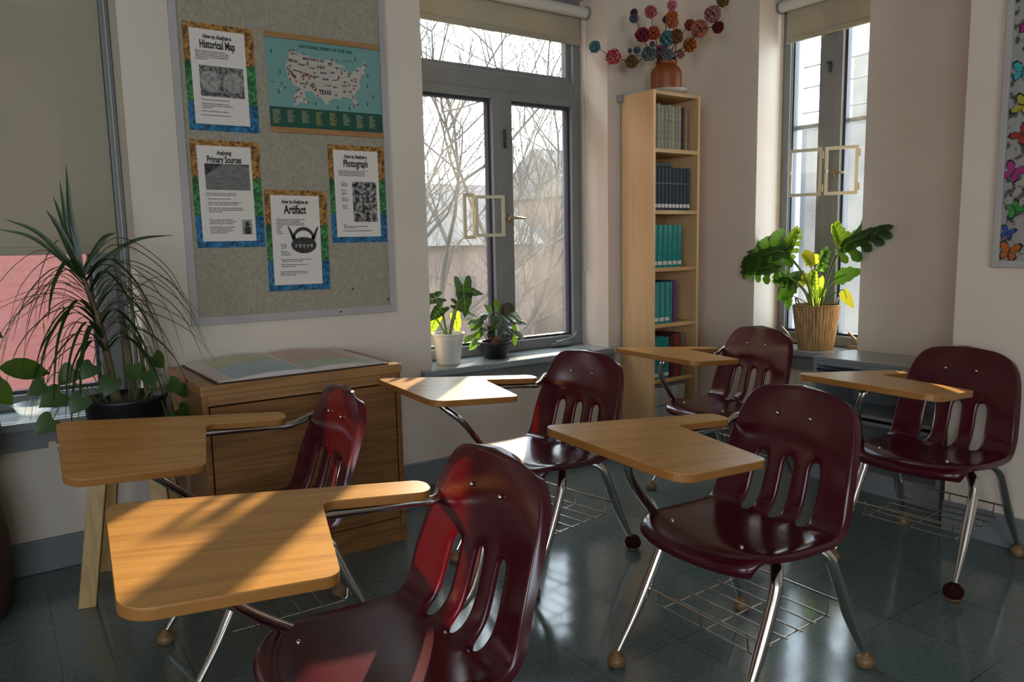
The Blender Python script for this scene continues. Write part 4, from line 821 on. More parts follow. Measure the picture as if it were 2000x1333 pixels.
for c_ in range(8):
    k = MB()
    for q in range(14 - (c_ % 3)):
        L_ = .018 + .016 * rr_.random(); xx = .012 + c_ * .062; zz = -.311 - q * .0042
        k.box(xx, xx + L_, -.0016, -.0013, zz - .0016, zz, 1 if q % 4 == 0 or (c_ in (3, 4) and q % 2) else 0)
    tag(k.build('legend_column', [lw_, lgd], NPM), kind='stuff')
for i, (x, z) in enumerate([(.672, .92), (1.29, .897), (1.528, .938), (1.355, .995)]):
    k = MB().ball((0, 0, 0), .0045, 8).build('pushpin', M['black'], None, smooth=True); k.location = (x, YW - (.021 if z < .91 else .014), z); tag(k, ['black pin in the lower left corner of the pinboard', 'black pin on the bottom frame of the pinboard', 'black pin in the lower right corner of the pinboard', 'dark pin on bare linen above the bottom right of the pinboard'][i], 'pin', 'black pins on the pinboard')

# ------------------------------------------------------------------ butterfly picture on the right
bf = empty('butterfly_picture', (XP, 1.0, 1.06)); tag(bf, 'framed collage of bright butterflies on lace paper on the right wall', 'picture')
MB().box(-.022, 0, .275 - .022, .275, 0, 1.30).box(-.022, 0, -.5, .253, 0, .025).box(-.022, 0, -.5, .253, 1.275, 1.30).box(-.022, 0, -.522, -.5, 0, 1.30).build('frame', M['alu'], bf, bevel=.002)
MB().box(-.008, -.001, -.5, .253, .025, 1.275).build('lace_paper', mottled('lace_paper_print', (.07, .058, .055), (.33, .31, .28), 34, .5, lo=.40, hi=.47, detail=6), bf)
def bfly(y, z, s, c, a=0):
    def half(sg):
        up = [(0, .1), (.25, .75), (.7, 1.0), (1.0, .8), (.85, .35), (.45, .05)]; lo = [(0, .05), (.5, -.02), (.75, -.35), (.5, -.8), (.2, -.6)]
        return [[(sg * p[0], p[1]) for p in up], [(sg * p[0], p[1]) for p in lo]]
    k = MB(); kd = MB(); ca, sa_ = math.cos(a), math.sin(a)
    def T(p, sc): return (y + (p[0] * ca - p[1] * sa_) * s * sc, z + (p[0] * sa_ + p[1] * ca) * s * sc)
    for sg in (-1, 1):
        for pl_ in half(sg):
            for kk, sc, dx in ((kd, 1.12, -.012), (k, .95, -.0135)):
                q = [T(p, sc) for p in pl_]; n = len(q); kk.add([(dx - .002 * abs(p[0]), b, c_) for (b, c_), p in zip(q, pl_)] + [(dx + .0012, b, c_) for b, c_ in q], [tuple(range(n)), tuple(range(2 * n - 1, n - 1, -1))] + [(i, (i + 1) % n, n + (i + 1) % n, n + i) for i in range(n)])
    e = k.build('butterfly', principled('butterfly_colour', c, .5), bf); kd.tube([(-.013, *T((0, .5), 1)), (-.013, *T((0, -.5), 1))], s * .07, 6); kd.build('dark_wing_edge', M['ink'], e)
for y, z, s, c, a in ((.222, .055, .036, (.42, .10, .01), .2), (.232, .125, .024, (.02, .07, .30), .4), (.215, .215, .03, (.03, .25, .03), 2.6), (.225, .34, .036, (.35, .02, .17), .5), (.20, .47, .034, (.30, .02, .015), -.7), (.205, .575, .034, (.38, .34, .03), -1.2), (.215, .69, .036, (.03, .33, .34), .2), (.195, .845, .042, (.33, .01, .17), .6), (.12, .09, .03, (.03, .30, .32), .3), (.11, .27, .034, (.40, .1, .02), 1.0), (.10, .40, .035, (.02, .1, .33), -.3), (.11, .62, .035, (.35, .03, .2), .2), (.10, .80, .035, (.04, .28, .05), .9), (.02, .2, .036, (.4, .3, .02), .1), (.0, .5, .036, (.3, .02, .02), 1.3), (.16, 1.0, .036, (.4, .2, .02), .5), (-.1, .35, .036, (.03, .3, .34), .5), (-.2, .7, .036, (.35, .02, .17), .2)): bfly(y, z, s, c, a)

# ------------------------------------------------------------------ grey steel shelf unit
su = empty('steel_shelf_unit', (3.435, 1.82, 0)); tag(su, 'low grey steel shelf unit against the right wall beneath the narrow window', 'shelf unit')
ax, bx_, ay, by = -.165, .165, -.31, .31
bxo('side_panel', ax, bx_, by - .02, by, .0, .592, M['steel'], su, .002); bxo('side_panel', ax, bx_, ay, ay + .02, .0, .592, M['steel'], su, .002)
MB().box(ax, bx_, ay, by, .592, .612).box(ax, ax + .01, ay + .02, by - .02, .572, .592).build('top_panel', M['steel'], su, bevel=.003)
MB().box(ax, bx_ - .003, ay + .02, by - .02, .335, .352).box(ax, ax + .006, ay + .02, by - .02, .318, .365).build('shelf', M['steel'], su, bevel=.002)
MB().box(ax + .01, bx_ - .003, ay + .02, by - .02, .085, .10).box(ax, ax + .01, ay + .02, by - .02, .0, .10).build('shelf', M['steel'], su, bevel=.002)
MB().box(bx_ - .003, bx_, ay + .02, by - .02, .1, .592).build('back_panel', M['steel'], su)
MB().box(ax - .001, ax + .012, ay + .02, by - .02, .545, .553).build('drawer_rail', M['seal'], su)
rp = MB().box(-.005, .005, -.010, .010, 0, .075).tube([(0, 0, -.03), (0, 0, 0)], .004, 8).build('marker_pen', principled('red_plastic', (.28, .01, .015), .4), None, bevel=.002); rp.location = (3.262, 1.53, .37 + .04); rp.rotation_euler = (math.radians(6), 0, 0); tag(rp, 'red marker pen clipped to the grey steel shelf unit', 'pen')

# ------------------------------------------------------------------ plants
def leafmat(n, c, c2, t=.3, tcol=None, r=.35): return translucent('leaf_' + n, c, tcol or (c[0] * 3 + .1, c[1] * 4 + .15, c[2]), t, r, c2, 14)
LG = leafmat('dark', (.012, .035, .008), (.022, .055, .012), .22, (.10, .20, .01))
LM_ = leafmat('mid', (.016, .058, .009), (.028, .088, .014), .30, (.18, .36, .015))
LB = leafmat('bright', (.05, .13, .012), (.08, .17, .02), .5, (.5, .65, .03))
LY = leafmat('yellow', (.30, .28, .02), (.22, .24, .02), .5, (.9, .8, .05))  # on the philodendron: sunlight put into the leaf colour
STEM = principled('green_stem', (.10, .16, .03), .45)
def ribbon(k, pts, w_, n=9, twist=0.0, fold=.25, prof=None, up=Vector((0, 0, 1))):
    P_ = bez(pts, n); m_ = len(P_); vs = []; fs = []
    for i, p in enumerate(P_):
        t = i / (m_ - 1); tg = (P_[min(i + 1, m_ - 1)] - P_[max(i - 1, 0)]).normalized()
        sd_ = tg.cross(up); sd_ = sd_.normalized() if sd_.length > .05 else Vector((1, 0, 0)); nn = sd_.cross(tg).normalized()
        ww = w_ * (prof(t) if prof else (min(1, .45 + t * 3) * (1 - t ** 2.2) ** .8)) + .0002
        vs += [p - sd_ * ww + nn * ww * fold, p, p + sd_ * ww + nn * ww * fold]
    for i in range(m_ - 1):
        a = 3 * i; fs += [(a, a + 1, a + 4, a + 3), (a + 1, a + 2, a + 5, a + 4)]
    k.add(vs, fs)
def outline_leaf(k, half, base, tip_dir, normal, size, cup=.12, droop=.15):
    """leaf from a half outline [(along, width)], both sides round a midrib"""
    d = Vector(tip_dir).normalized(); nn = Vector(normal); nn = (nn - d * nn.dot(d)).normalized(); sd_ = d.cross(nn); base = Vector(base)
    vs = []; fs = []; n = len(half)
    for (a, w_) in half:
        c = base + d * a * size - nn * droop * size * a * a
        am = min(1, max(0, a)); cc = base + d * am * size * .98 - nn * droop * size * am * am
        vs.append(cc)
        vs.append(c + sd_ * w_ * size + nn * cup * abs(w_) * size * .8); vs.append(c - sd_ * w_ * size + nn * cup * abs(w_) * size * .8)
    for i in range(n - 1):
        a = 3 * i; fs += [(a, a + 1, a + 4, a + 3), (a, a + 3, a + 5, a + 2)]
    k.add(vs, fs)
HEART = [(-.12, .22), (-.16, .34), (-.08, .46), (.08, .52), (.28, .50), (.5, .40), (.7, .26), (.86, .12), (.95, .04), (1.03, 0)]
OVAL = [(0, .02), (.12, .16), (.3, .26), (.5, .29), (.68, .25), (.84, .15), (.95, .05), (1.02, 0)]
ARROW = [(-.28, .16), (-.30, .30), (-.12, .34), (.05, .30), (.25, .33), (.42, .27), (.55, .26), (.7, .17), (.85, .10), (1.02, 0)]
LOBE = []
for i, (a, w_) in enumerate([(-.18, .30), (-.05, .62), (.08, .22), (.16, .60), (.26, .22), (.36, .56), (.45, .20), (.55, .47), (.63, .17), (.72, .34), (.79, .12), (.88, .18), (1.05, 0)]): LOBE.append((a, w_))
def lobed(k, base, d, nrm, size, droop=.15):
    """deeply lobed leaf: midrib blade plus rounded finger lobes on each side"""
    d = Vector(d).normalized(); nn = Vector(nrm); nn = (nn - d * nn.dot(d)).normalized(); sd_ = d.cross(nn); base = Vector(base); rr = random.Random(int(size * 1e4))
    outline_leaf(k, [(-.06, .08), (.1, .16), (.3, .15), (.5, .15), (.7, .12), (.85, .10), (.95, .07), (1.03, 0)], base, d, nn, size, .05, droop)
    for a, L_ in ((-.05, .50), (.15, .64), (.37, .60), (.58, .52), (.77, .40)):
        for sg in (-1, 1):
            upf = 1.0 if sg * sd_.z > 0 else .55
            st = base + d * a * size - nn * droop * size * a * a; fw = -.1 + a * 1.0
            dd = (sd_ * sg + d * (fw + .2) - nn * (.12 + .35 * rr.random())).normalized(); wv_ = .9 + .25 * rr.random()
            outline_leaf(k, [(0, .30), (.25, .25), (.5, .22), (.66, .29), (.78, .30), (.88, .20), (.95, .17), (1.0, .04)], st, dd, nn + sd_ * .1 * rr.random(), size * L_ * wv_ * upf, .1, .25)

# dracaena in the black pot on the stool
stl = empty('wooden_stool', (.385, 2.885, 0), math.radians(-17)); tag(stl, 'pine plant stool with splayed plank legs under the leftmost window', 'stool')
MB().box(-.145, .095, -.135, .135, .455, .485).build('seat_board', M['pine'], stl, bevel=.004)
for sx_, sy_ in ((-1, -1), (1, -1), (-1, 1), (1, 1)):
    k = MB(); b0 = Vector((-.17 if sx_ < 0 else .105, sy_ * .15, 0)); t0 = Vector((-.11 if sx_ < 0 else .06, sy_ * .10, .455)); hx, hy = .027, .016
    vs = [p + Vector((a * hx, b * hy, 0)) for p in (b0, t0) for a in (-1, 1) for b in (-1, 1)]
    k.add(vs, [(0, 1, 3, 2), (4, 6, 7, 5), (0, 4, 5, 1), (2, 3, 7, 6), (0, 2, 6, 4), (1, 5, 7, 3)]); k.build('leg', M['pine'], stl, bevel=.003)
dp = empty('potted_dracaena', (.362, 2.915, .4855)); tag(dp, 'spiky dracaena with arching strap leaves and trailing vines in a black pot', 'plant')
MB().lathe([(0, 0), (.108, 0), (.115, .01), (.130, .175), (.136, .185), (.136, .196), (.128, .196), (.122, .17), (.10, .02), (0, .015)], 36).build('pot', M['black'], dp, smooth=True)
MB().lathe([(0, .172), (.1205, .170)], 30).build('soil', M['soil'], dp)
k = MB(); k.tube(bez([(-.03, 0, .165), (-.04, .01, .30), (-.062, .0, .46), (-.088, 0, .58), (-.105, 0, .66)], 8), [.015 - .009 * i / 32 for i in range(33)], 10); k.tube([(.035, .03, .165), (.015, .05, .48)], .011, 8); k.tube([(.07, .0, .165), (.06, .02, .40)], .008, 8); k.build('trunk', mottled('bark', (.10, .065, .035), (.18, .12, .07), 30, .8), dp, smooth=True)
k = MB(); rr = random.Random(11)
for i in range(58):
    t = (i + .5) / 58; h0 = .34 + .30 * t; x0_ = -.045 - .055 * t; sg = 1 if i % 2 else -1; an = rr.uniform(-1.1, 1.1); Lh = (.20 + .15 * rr.random()) * (1.15 if t > .3 else .9)
    dx, dy = sg * math.cos(an), math.sin(an) * .5
    if dy > 0: dy *= .4
    upk = .015 + .07 * rr.random() * t; dn = .16 + .18 * rr.random()
    p0 = Vector((x0_, 0, h0)); p1 = p0 + Vector((dx * Lh * .34, dy * Lh * .4, upk + .03)); p2 = p0 + Vector((dx * Lh * .76, dy * Lh * .8, upk - dn * .28)); p3 = p0 + Vector((dx * Lh * 1.0, dy * Lh, upk - dn))
    ribbon(k, [p0, p1, p2, p3], .0085 + .0045 * rr.random(), 7)
for pts_ in (((-.07, .50), (.06, .57), (.16, .60), (.28, .44)), ((-.06, .44), (.06, .54), (.15, .50), (.205, .30)), ((-.09, .56), (-.17, .60), (-.27, .57), (-.40, .52)), ((-.08, .52), (-.20, .565), (-.33, .53), (-.42, .46)), ((-.06, .45), (.05, .52), (.12, .44), (.16, .17)), ((-.07, .50), (-.16, .53), (-.22, .40), (-.25, .16)), ((-.05, .42), (-.14, .46), (-.19, .34), (-.21, .10))):
    ribbon(k, [Vector((x, -.01, z)) for x, z in pts_], .0085, 8)
k.build('foliage', LG, dp, smooth=True)
k = MB()
for tx_, tz, bw in ((-.115, .99, .013), (-.138, .94, .012), (-.160, .885, .012), (-.185, .84, .012), (-.17, .80, .010), (-.30, .81, .009), (-.33, .78, .008), (.015, .765, .011), (.20, .755, .008)):
    p0 = Vector((-.10, 0, .62)); p3 = Vector((tx_, .01 * rr.random(), tz)); mid = p0.lerp(p3, .5) + Vector((.0, 0, .035 if tz < .9 else 0)) + Vector(((.012 if tx_ > -.1 else -.008), 0, .01))
    ribbon(k, [p0, mid, p3], bw * 1.0, 10, up=Vector((0, -1, .05)), prof=lambda t: min(1, .6 + t * 2) * (1 - t ** 1.8) ** .9)
k.build('crown_leaves', LG, dp, smooth=True)
k = MB()
for tx_, tz in ((-.22, .50), (-.16, .55)):
    ribbon(k, [Vector((-.08, 0, .56)), Vector((tx_ * .85, -.02, .60)), Vector((tx_, -.02, tz)), Vector((tx_ - .005, -.02, tz - .07))], .006, 6)
k.build('yellowing_leaves', LY, dp, smooth=True)
k = MB(); ks = MB()
vine = [(-.20, -.10, .30, .075), (-.23, -.12, .22, .07), (-.17, -.13, .17, .075), (-.24, -.08, .33, .06), (-.14, -.12, .28, .065), (.13, -.08, .29, .06), (.16, -.06, .19, .055), (.11, -.09, .18, .05), (.17, -.04, .26, .05), (.06, -.10, .34, .06), (-.05, -.11, .33, .065), (-.10, -.09, .38, .06), (.10, .0, .38, .06), (-.15, .0, .36, .07), (.02, -.05, .36, .06)]
for x, y, z, s_ in vine:
    z -= .055
    d = Vector((x + .03 * (rr.random() - .5), y * .4, -.09 - .06 * rr.random())); outline_leaf(k, HEART, (x, y, z), d, (x * .4, -1, .5), s_, .14, .12)
    ks.tube(bez([(x * .35, y * .35, .165), (x * .8, y * .8, max(z, .19) + .03), (x, y, z)], 5), .0018, 5)
k.build('vine_leaves', LM_, dp, smooth=True); ks.build('vine_stems', STEM, dp, smooth=True)

# brown hamper with another plant at the left edge
hm = MB().lathe([(0, 0), (.165, 0), (.185, .02), (.2, .15), (.2, .26), (.185, .38), (.165, .45), (0, .46)], 40).build('storage_drum', mottled('brown_weave', (.045, .016, .007), (.085, .032, .013), 50, .7, bump=.4, stretch=(1, 1, 4)), None, smooth=True); hm.location = (-.215, 2.93, 0); tag(hm, 'dark brown rounded drum at the left edge by the baseboard', 'drum')
lp = empty('potted_lily', (-.145, 2.93, .4605)); tag(lp, 'broad leaved plant in a dark pot at the left edge of the picture', 'plant')
MB().lathe([(0, 0), (.09, 0), (.125, .06), (.14, .16), (.135, .2), (.125, .2), (.12, .15), (0, .14)], 30).build('pot', M['black'], lp, smooth=True)
k = MB(); ks = MB()
for bx2, bz2, dx, dz, s_ in ((.15, .36, .14, -.02, .14), (.10, .34, .08, -.10, .13), (.09, .50, .07, -.03, .09), (.04, .40, .10, -.06, .14), (-.04, .45, -.1, -.02, .15), (-.1, .36, -.12, -.05, .14), (.06, .30, .09, -.08, .10)):
    outline_leaf(k, OVAL, (bx2, -.02, bz2), (dx, -.01, dz), (-.1, -.8, .6), s_, .15, .2); ks.tube(bez([(0, 0, .14), (bx2 * .5, 0, bz2 - .03), (bx2, -.02, bz2)], 6), .003, 6)
k.build('foliage', LM_, lp, smooth=True); ks.build('stems', STEM, lp, smooth=True)
# plastic bowl
bwl = MB().lathe([(0, 0), (.045, 0), (.05, .004), (.068, .040), (.074, .042), (.074, .044), (.066, .043), (.046, .006), (0, .004)], 32).build('plastic_bowl', None, None, smooth=True)
clr = glass_mat('clear_plastic', (.85, .87, .86), .25, (.9, .9, .86)); bwl.data.materials.clear(); bwl.data.materials.append(clr); bwl.location = (.10, 3.32, ZS + .025); tag(bwl, 'clear plastic bowl on the sill of the leftmost window', 'bowl')
# cords
for i, xx in enumerate((.504, .561)):
    k = MB().tube(bez([(xx, 3.19, .62), (xx + .004, 3.185, .40), (xx - .002, 3.185, .20), (xx + .002, 3.18, .128)], 6), .0035, 6).build('hanging_cable', M['black'], None, smooth=True); tag(k, ['left of two black cords hanging down the wall beside the oak cabinet', 'right of two black cords hanging down the wall beside the oak cabinet'][i], 'cord', 'black cords beside the oak cabinet')

# middle window plants
al = empty('potted_alocasia', (1.905, 3.315, ZS + .0245)); tag(al, 'alocasia with dark pale-veined arrow leaves in a white pot on the middle window sill', 'plant')
MB().lathe([(0, 0), (.058, 0), (.060, .004), (.078, .135), (.080, .150), (.086, .152), (.086, .160), (.078, .160), (.074, .13), (.056, .01), (0, .008)], 36).build('pot', M['white'], al, smooth=True)
MB().lathe([(0, .135), (.0755, .133)], 24).build('soil', M['soil'], al)
LA = leafmat('alocasia', (.008, .022, .007), (.012, .034, .009), .06, (.08, .20, .01), .3); VE = principled('pale_vein', (.28, .42, .16), .5)
def aloleaf(px, py, pz, d, nrm, s_, mt='d'):
    k = MB(); outline_leaf(k, ARROW, (px, py, pz), d, nrm, s_, .10, .10); lf = k.build('leaf', LA if mt == 'd' else LB, al, smooth=True)
    dd = Vector(d).normalized(); nn = Vector(nrm); nn = (nn - dd * nn.dot(dd)).normalized(); sd_ = dd.cross(nn); b = Vector((px, py, pz)); v = MB()
    off = lambda a, w_: b + dd * a * s_ + sd_ * w_ * s_ - nn * (.10 * s_ * a * a) + nn * (.10 * abs(w_) * s_ * .8 + .0012)
    v.tube([off(0, 0), off(.5, 0), off(.95, 0)], [.0016, .0012, .0006], 5)
    for a, a2, w_ in ((0, -.22, .2), (.1, .12, .26), (.3, .42, .22), (.5, .62, .16)):
        for sg in (-1, 1): v.tube([off(a, 0), off((a + a2) / 2 + .02, sg * w_ * .5), off(a2, sg * w_)], [.0011, .0008, .0004], 5)
    v.build('leaf_veins', VE, lf)
    s = MB(); s.tube(bez([(px * .12, py * .2, .14), (px * .6, py * .6, .14 + (pz - .14) * .6), (px, py, pz)], 7), [.0055 - .0025 * i / 14 for i in range(15)], 8); s.build('leaf_stalk', STEM, al, smooth=True)
aloleaf(.075, -.04, .40, (.01, -.1, -.62), (.1, -1, .05), .165)
aloleaf(-.03, .0, .29, (-.5, -.1, -.35), (-.1, -.8, .6), .10)
aloleaf(-.06, -.02, .345, (-.6, 0, -.1), (-.2, -.7, .7), .11)
aloleaf(.05, .0, .30, (.6, -.1, -.3), (.1, -.8, .6), .10)
aloleaf(.10, .01, .37, (.75, -.2, -.1), (.1, -.7, .7), .12)
aloleaf(-.055, .02, .24, (-.3, -.1, -.5), (0, -1, .2), .10, 'b')
aloleaf(.065, .03, .235, (.1, 0, -.5), (0, -1, .2), .095, 'b')
dk = empty('potted_gardenia', (2.20, 3.325, ZS + .0245)); tag(dk, 'small bushy dark green plant in a black pot on the middle window sill', 'plant')
MB().lathe([(0, 0), (.060, 0), (.064, .005), (.080, .072), (.088, .078), (.088, .090), (.080, .090), (.076, .07), (0, .068)], 32).build('pot', M['black'], dk, smooth=True)
k = MB(); ks = MB(); rr = random.Random(4)
for i in range(52):
    a = rr.random() * 6.28; e_ = rr.random(); R_ = .03 + .10 * rr.random(); x, y, z = R_ * math.cos(a) * 1.05, R_ * math.sin(a) * .6, .12 + .13 * e_
    outline_leaf(k, OVAL, (x, y, z), (math.cos(a), math.sin(a) * .6, .25 - .9 * rr.random()), (0, -.5, .8), .055 + .02 * rr.random(), .15, .2)
    if i % 4 == 0: ks.tube([(x * .15, y * .15, .07), (x * .6, y * .6, z * .7), (x, y, z)], .002, 5)
k.build('foliage', LG, dk, smooth=True)
k = MB()
for x, z, d in ((-.10, .19, (-1, 0, -.1)), (-.09, .15, (-1, 0, -.3)), (.09, .17, (.8, 0, -.8)), (-.03, .24, (-.4, 0, .5)), (-.13, .11, (-.6, 0, -.6)), (.0, .25, (-.1, 0, 1)), (.10, .12, (.3, 0, -1))): outline_leaf(k, OVAL, (x, -.03, z), d, (0, -.8, .5), .07, .12, .15)
k.build('bright_leaves', LM_, dk, smooth=True); 
ks.tube(bez([(0, 0, .06), (.05, 0, .18), (.075, 0, .29)], 5), .002, 5); ks.build('stems', M['twig'], dk)
k = MB()
for d in ((-.3, 0, -1), (.1, -.2, -1), (.5, 0, -1), (.8, 0, -.9)): outline_leaf(k, OVAL, (.075, 0, .29), d, (0, -1, .1), .085, .25, .1)
k.build('wilted_leaves', principled('wilted', (.09, .065, .035), .6), dk, smooth=True)
k = MB(); k.tube([(-.01, 0, .06), (.01, -.02, .11)], [.03, .02], 10); k.build('stump', mottled('brown_bark', (.10, .035, .01), (.16, .06, .02), 30, .8), dk)

# philodendron in the basket
ph = empty('basket_philodendron', (3.70, 2.40, ZS + .0245)); tag(ph, 'tall philodendron with big lobed leaves in a wicker basket on the narrow window sill', 'plant')
k = MB(); nst = 40; seg = 40; H_ = .235; vs = []; fs = []; n = nst * 6
for j in range(seg + 1):
    z = H_ * j / seg
    for i in range(n):
        a = 2 * math.pi * i / n; r0 = .083 + (.117 - .083) * (z / H_) ** .9; ph_ = .45 * math.sin(z * 95)
        r = r0 + .0032 * math.cos(nst * a + ph_) ** 1 + .0012 * math.cos(z * 480 + 3 * math.sin(nst * a))
        vs.append((r * math.cos(a), r * math.sin(a), z))
for j in range(seg):
    for i in range(n): fs.append((j * n + i, j * n + (i + 1) % n, (j + 1) * n + (i + 1) % n, (j + 1) * n + i))
k.add(vs, fs); k.lathe([(0, .002), (.08, .002)], 30); k.build('basket', mottled('wicker', (.30, .17, .065), (.50, .31, .13), 55, .6, stretch=(1, 1, .25), bump=.3), ph, smooth=True)
bkt = [o for o in bpy.data.objects if o.name.startswith('basket') and o.parent == ph][0]; sm = bkt.modifiers.new('s', 'SOLIDIFY'); sm.thickness = .005; sm.offset = -1
for z, r in ((.0, .085), (.236, .117)):
    k = MB(); k.tube([(r * math.cos(2 * math.pi * i / 40), r * math.sin(2 * math.pi * i / 40), z + .003) for i in range(41)], .0052, 7)
    k.build('woven_rim', mottled('wicker_rim', (.24, .13, .05), (.40, .24, .10), 60, .7), ph, smooth=True)
for s_ in (-1, 1):
    dv = Vector((-.45, .9, 0)).normalized(); pr2 = Vector((.9, .45, 0)).normalized(); c = dv * s_ * .085 + pr2 * (-.03 * s_)
    pts = [c + pr2 * math.cos(a) * .048 * 1 + dv * s_ * .02 * math.sin(a) + Vector((0, 0, .225 + .055 * math.sin(a))) for a in [math.pi * q / 10 for q in range(11)]]
    MB().tube(pts, .004, 7).build('handle', M['twig'] if False else mottled('wicker_handle', (.12, .07, .03), (.2, .12, .05), 60, .6), ph, smooth=True)
MB().lathe([(0, .2), (.108, .2)], 24).build('soil', M['soil'], ph)
# leaf list: base point relative to pot, direction, normal, size, material
LL = [((-.12, .13, .53), (-.10, 1, -.16), (-1, -.15, .35), .29, LM_, 1), ((-.13, .18, .44), (-.12, 1, -.05), (-1, -.2, .4), .23, LM_, 1), ((-.10, .12, .52), (.0, -.35, .9), (-1, -.1, .3), .15, LB, 1),
      ((-.10, -.20, .55), (-.12, -.90, .42), (-1, .3, .35), .27, LM_, 1), ((-.09, -.17, .57), (-.1, .35, .9), (-1, .2, .2), .11, LB, 1),
      ((-.04, .11, .37), (-.1, .9, .02), (-1, -.2, .4), .15, LM_, 1), ((-.04, .10, .345), (-.15, .75, -.5), (-1, -.2, .3), .15, LM_, 0), ((.0, -.01, .44), (0, -.3, .8), (-1, 0, .2), .11, LM_, 1), ((-.02, .03, .46), (0, .55, .55), (-1, 0, .3), .09, LY, 1), ((-.02, .05, .36), (0, .6, .2), (-1, 0, .3), .09, LY, 1), ((-.02, .02, .345), (0, -.1, .9), (-1, 0, .3), .085, LB, 1),
      ((.0, -.10, .38), (-.1, -.85, .35), (-1, .2, .4), .16, LM_, 0), ((-.02, -.16, .33), (-.1, -.55, -.85), (-1, .2, .2), .11, LY, 0), ((-.02, .16, .29), (0, .15, -1), (-1, 0, .2), .09, LM_, 0), ((-.02, -.03, .28), (0, .02, 1), (-1, 0, .05), .12, LB, 0), ((.02, .02, .22), (0, .1, 1), (-1, 0, .05), .15, LB, 0)]
for b, d, nrm, s_, mt, lob in LL:
    k = MB()
    if lob: lobed(k, b, d, nrm, s_)
    else: outline_leaf(k, [(0, .05), (.1, .28), (.22, .24), (.34, .34), (.46, .26), (.6, .28), (.72, .18), (.85, .14), (1.02, 0)], b, d, nrm, s_, .12, .2)
    k.build('leaf', mt, ph, smooth=True)
    st = MB(); B = Vector(b); mid = Vector((B.x * .25, B.y * .40, .20 + (B.z - .2) * .55)); pts = bez([(B.x * .05, B.y * .12, .2), mid, B, B + Vector(d).normalized() * s_ * .5], 7); nn_ = len(pts)
    st.tube(pts, [(.006 if s_ > .15 else .0035) * (1 - .6 * i / nn_) for i in range(nn_)], 8); st.build('leaf_stalk', STEM, ph, smooth=True)

# ------------------------------------------------------------------ outdoors
gm = mottled('winter_lawn', (.07, .068, .045), (.10, .09, .07), .4, .95)
S(bxo('ground', -40, 120, 3.9, 160, -4.2, -4.0, gm))
brk = principled('red_brick', (.08, .02, .018), .8); t_ = brk.node_tree; b_ = t_.nodes['Principled BSDF']
tb = N(brk, 'ShaderNodeTexBrick'); tb.inputs['Scale'].default_value = 1; tb.inputs['Brick Width'].default_value = .21; tb.inputs['Row Height'].default_value = .072; tb.inputs['Mortar Size'].default_value = .005
tb.inputs['Color1'].default_value = (.105, .021, .017, 1); tb.inputs['Color2'].default_value = (.092, .018, .015, 1); tb.inputs['Mortar'].default_value = (.115, .029, .024, 1)
tcb = N(brk, 'ShaderNodeTexCoord'); sxyz = N(brk, 'ShaderNodeSeparateXYZ'); cxyz = N(brk, 'ShaderNodeCombineXYZ'); t_.links.new(tcb.outputs['Object'], sxyz.inputs[0]); t_.links.new(sxyz.outputs[0], cxyz.inputs[0]); t_.links.new(sxyz.outputs[2], cxyz.inputs[1]); t_.links.new(cxyz.outputs[0], tb.inputs['Vector']); t_.links.new(tb.outputs['Color'], b_.inputs['Base Color'])
bw_ = bxo('brick_wing', -9, 1.6, 8.5, 13, -4, 7, brk); tag(bw_, 'red brick building wing close outside the leftmost window', 'building')
def bldg(name, lab, x0, x1, y0, y1, z1, mat, roofm=None, ridge=0, wins=(), group=None):
    e = empty(name, ((x0 + x1) / 2, (y0 + y1) / 2, -4)); tag(e, lab, 'building', group); hx, hy, hz = (x1 - x0) / 2, (y1 - y0) / 2, z1 + 4
    MB().box(-hx, hx, -hy, hy, 0, hz).build('walls', mat, e)
    if ridge: MB().add([(-hx - .4, -hy - .4, hz), (hx + .4, -hy - .4, hz), (hx + .4, hy + .4, hz), (-hx - .4, hy + .4, hz), (-hx - .4, 0, hz + ridge), (hx + .4, 0, hz + ridge)], [(0, 1, 5, 4), (2, 3, 4, 5), (0, 4, 3), (1, 2, 5), (0, 3, 2, 1)]).build('roof', roofm, e)
    for (face, a, z, w_, h_) in wins:
        k = MB()
        if face == 'x': k.box(-hx - .04, -hx + .02, a - w_ / 2, a + w_ / 2, z, z + h_)
        else: k.box(a - w_ / 2, a + w_ / 2, -hy - .04, -hy + .02, z, z + h_)
        k.build('window', M['seal'], e)
rf = mottled('slate_roof', (.07, .066, .062), (.09, .082, .078), 2, .8); pk = mottled('pale_brick', (.11, .068, .058), (.13, .085, .07), 1, .8); gy = mottled('grey_render', (.09, .092, .09), (.115, .115, .11), 1, .85)
bldg('brick_house', 'pale brick house with slate roof, in the left pane of the middle window', 13, 21.5, 29, 36, 1.2, pk, rf, 3.0, (('y', -2.4, 2.2, 1.1, 1.6), ('y', 0.4, 2.2, 1.1, 1.6), ('y', 2.8, 2.2, 1.1, 1.6)))
bldg('brick_house', 'taller reddish house beyond the trees, right pane of the middle window', 24.5, 31, 29, 36, 3.6, pk, rf, 2.6, (('y', -2.2, 4.6, 1.0, 1.5), ('y', 0.0, 4.6, 1.0, 1.5), ('y', 2.2, 4.6, 1.0, 1.5), ('x', 0, 4.6, 1.0, 1.5)))
bldg('grey_annex', 'low grey building across the yard outside the narrow window', 15, 24, 7.5, 13.5, 3.6, gy, None, 0, (('x', -2.6, 4.2, .8, 2.4), ('x', -.6, 4.2, .8, 2.4), ('x', 1.4, 4.2, .8, 2.4), ('x', 3.2, 4.2, .8, 2.4)))
bldg('grey_tower', 'taller pale grey building behind the annex outside the narrow window', 25, 33, 9, 15.1, 7.4, gy, None, 0, (('x', -1.6, 8, .9, 1.4), ('x', 0.6, 8, .9, 1.4)))
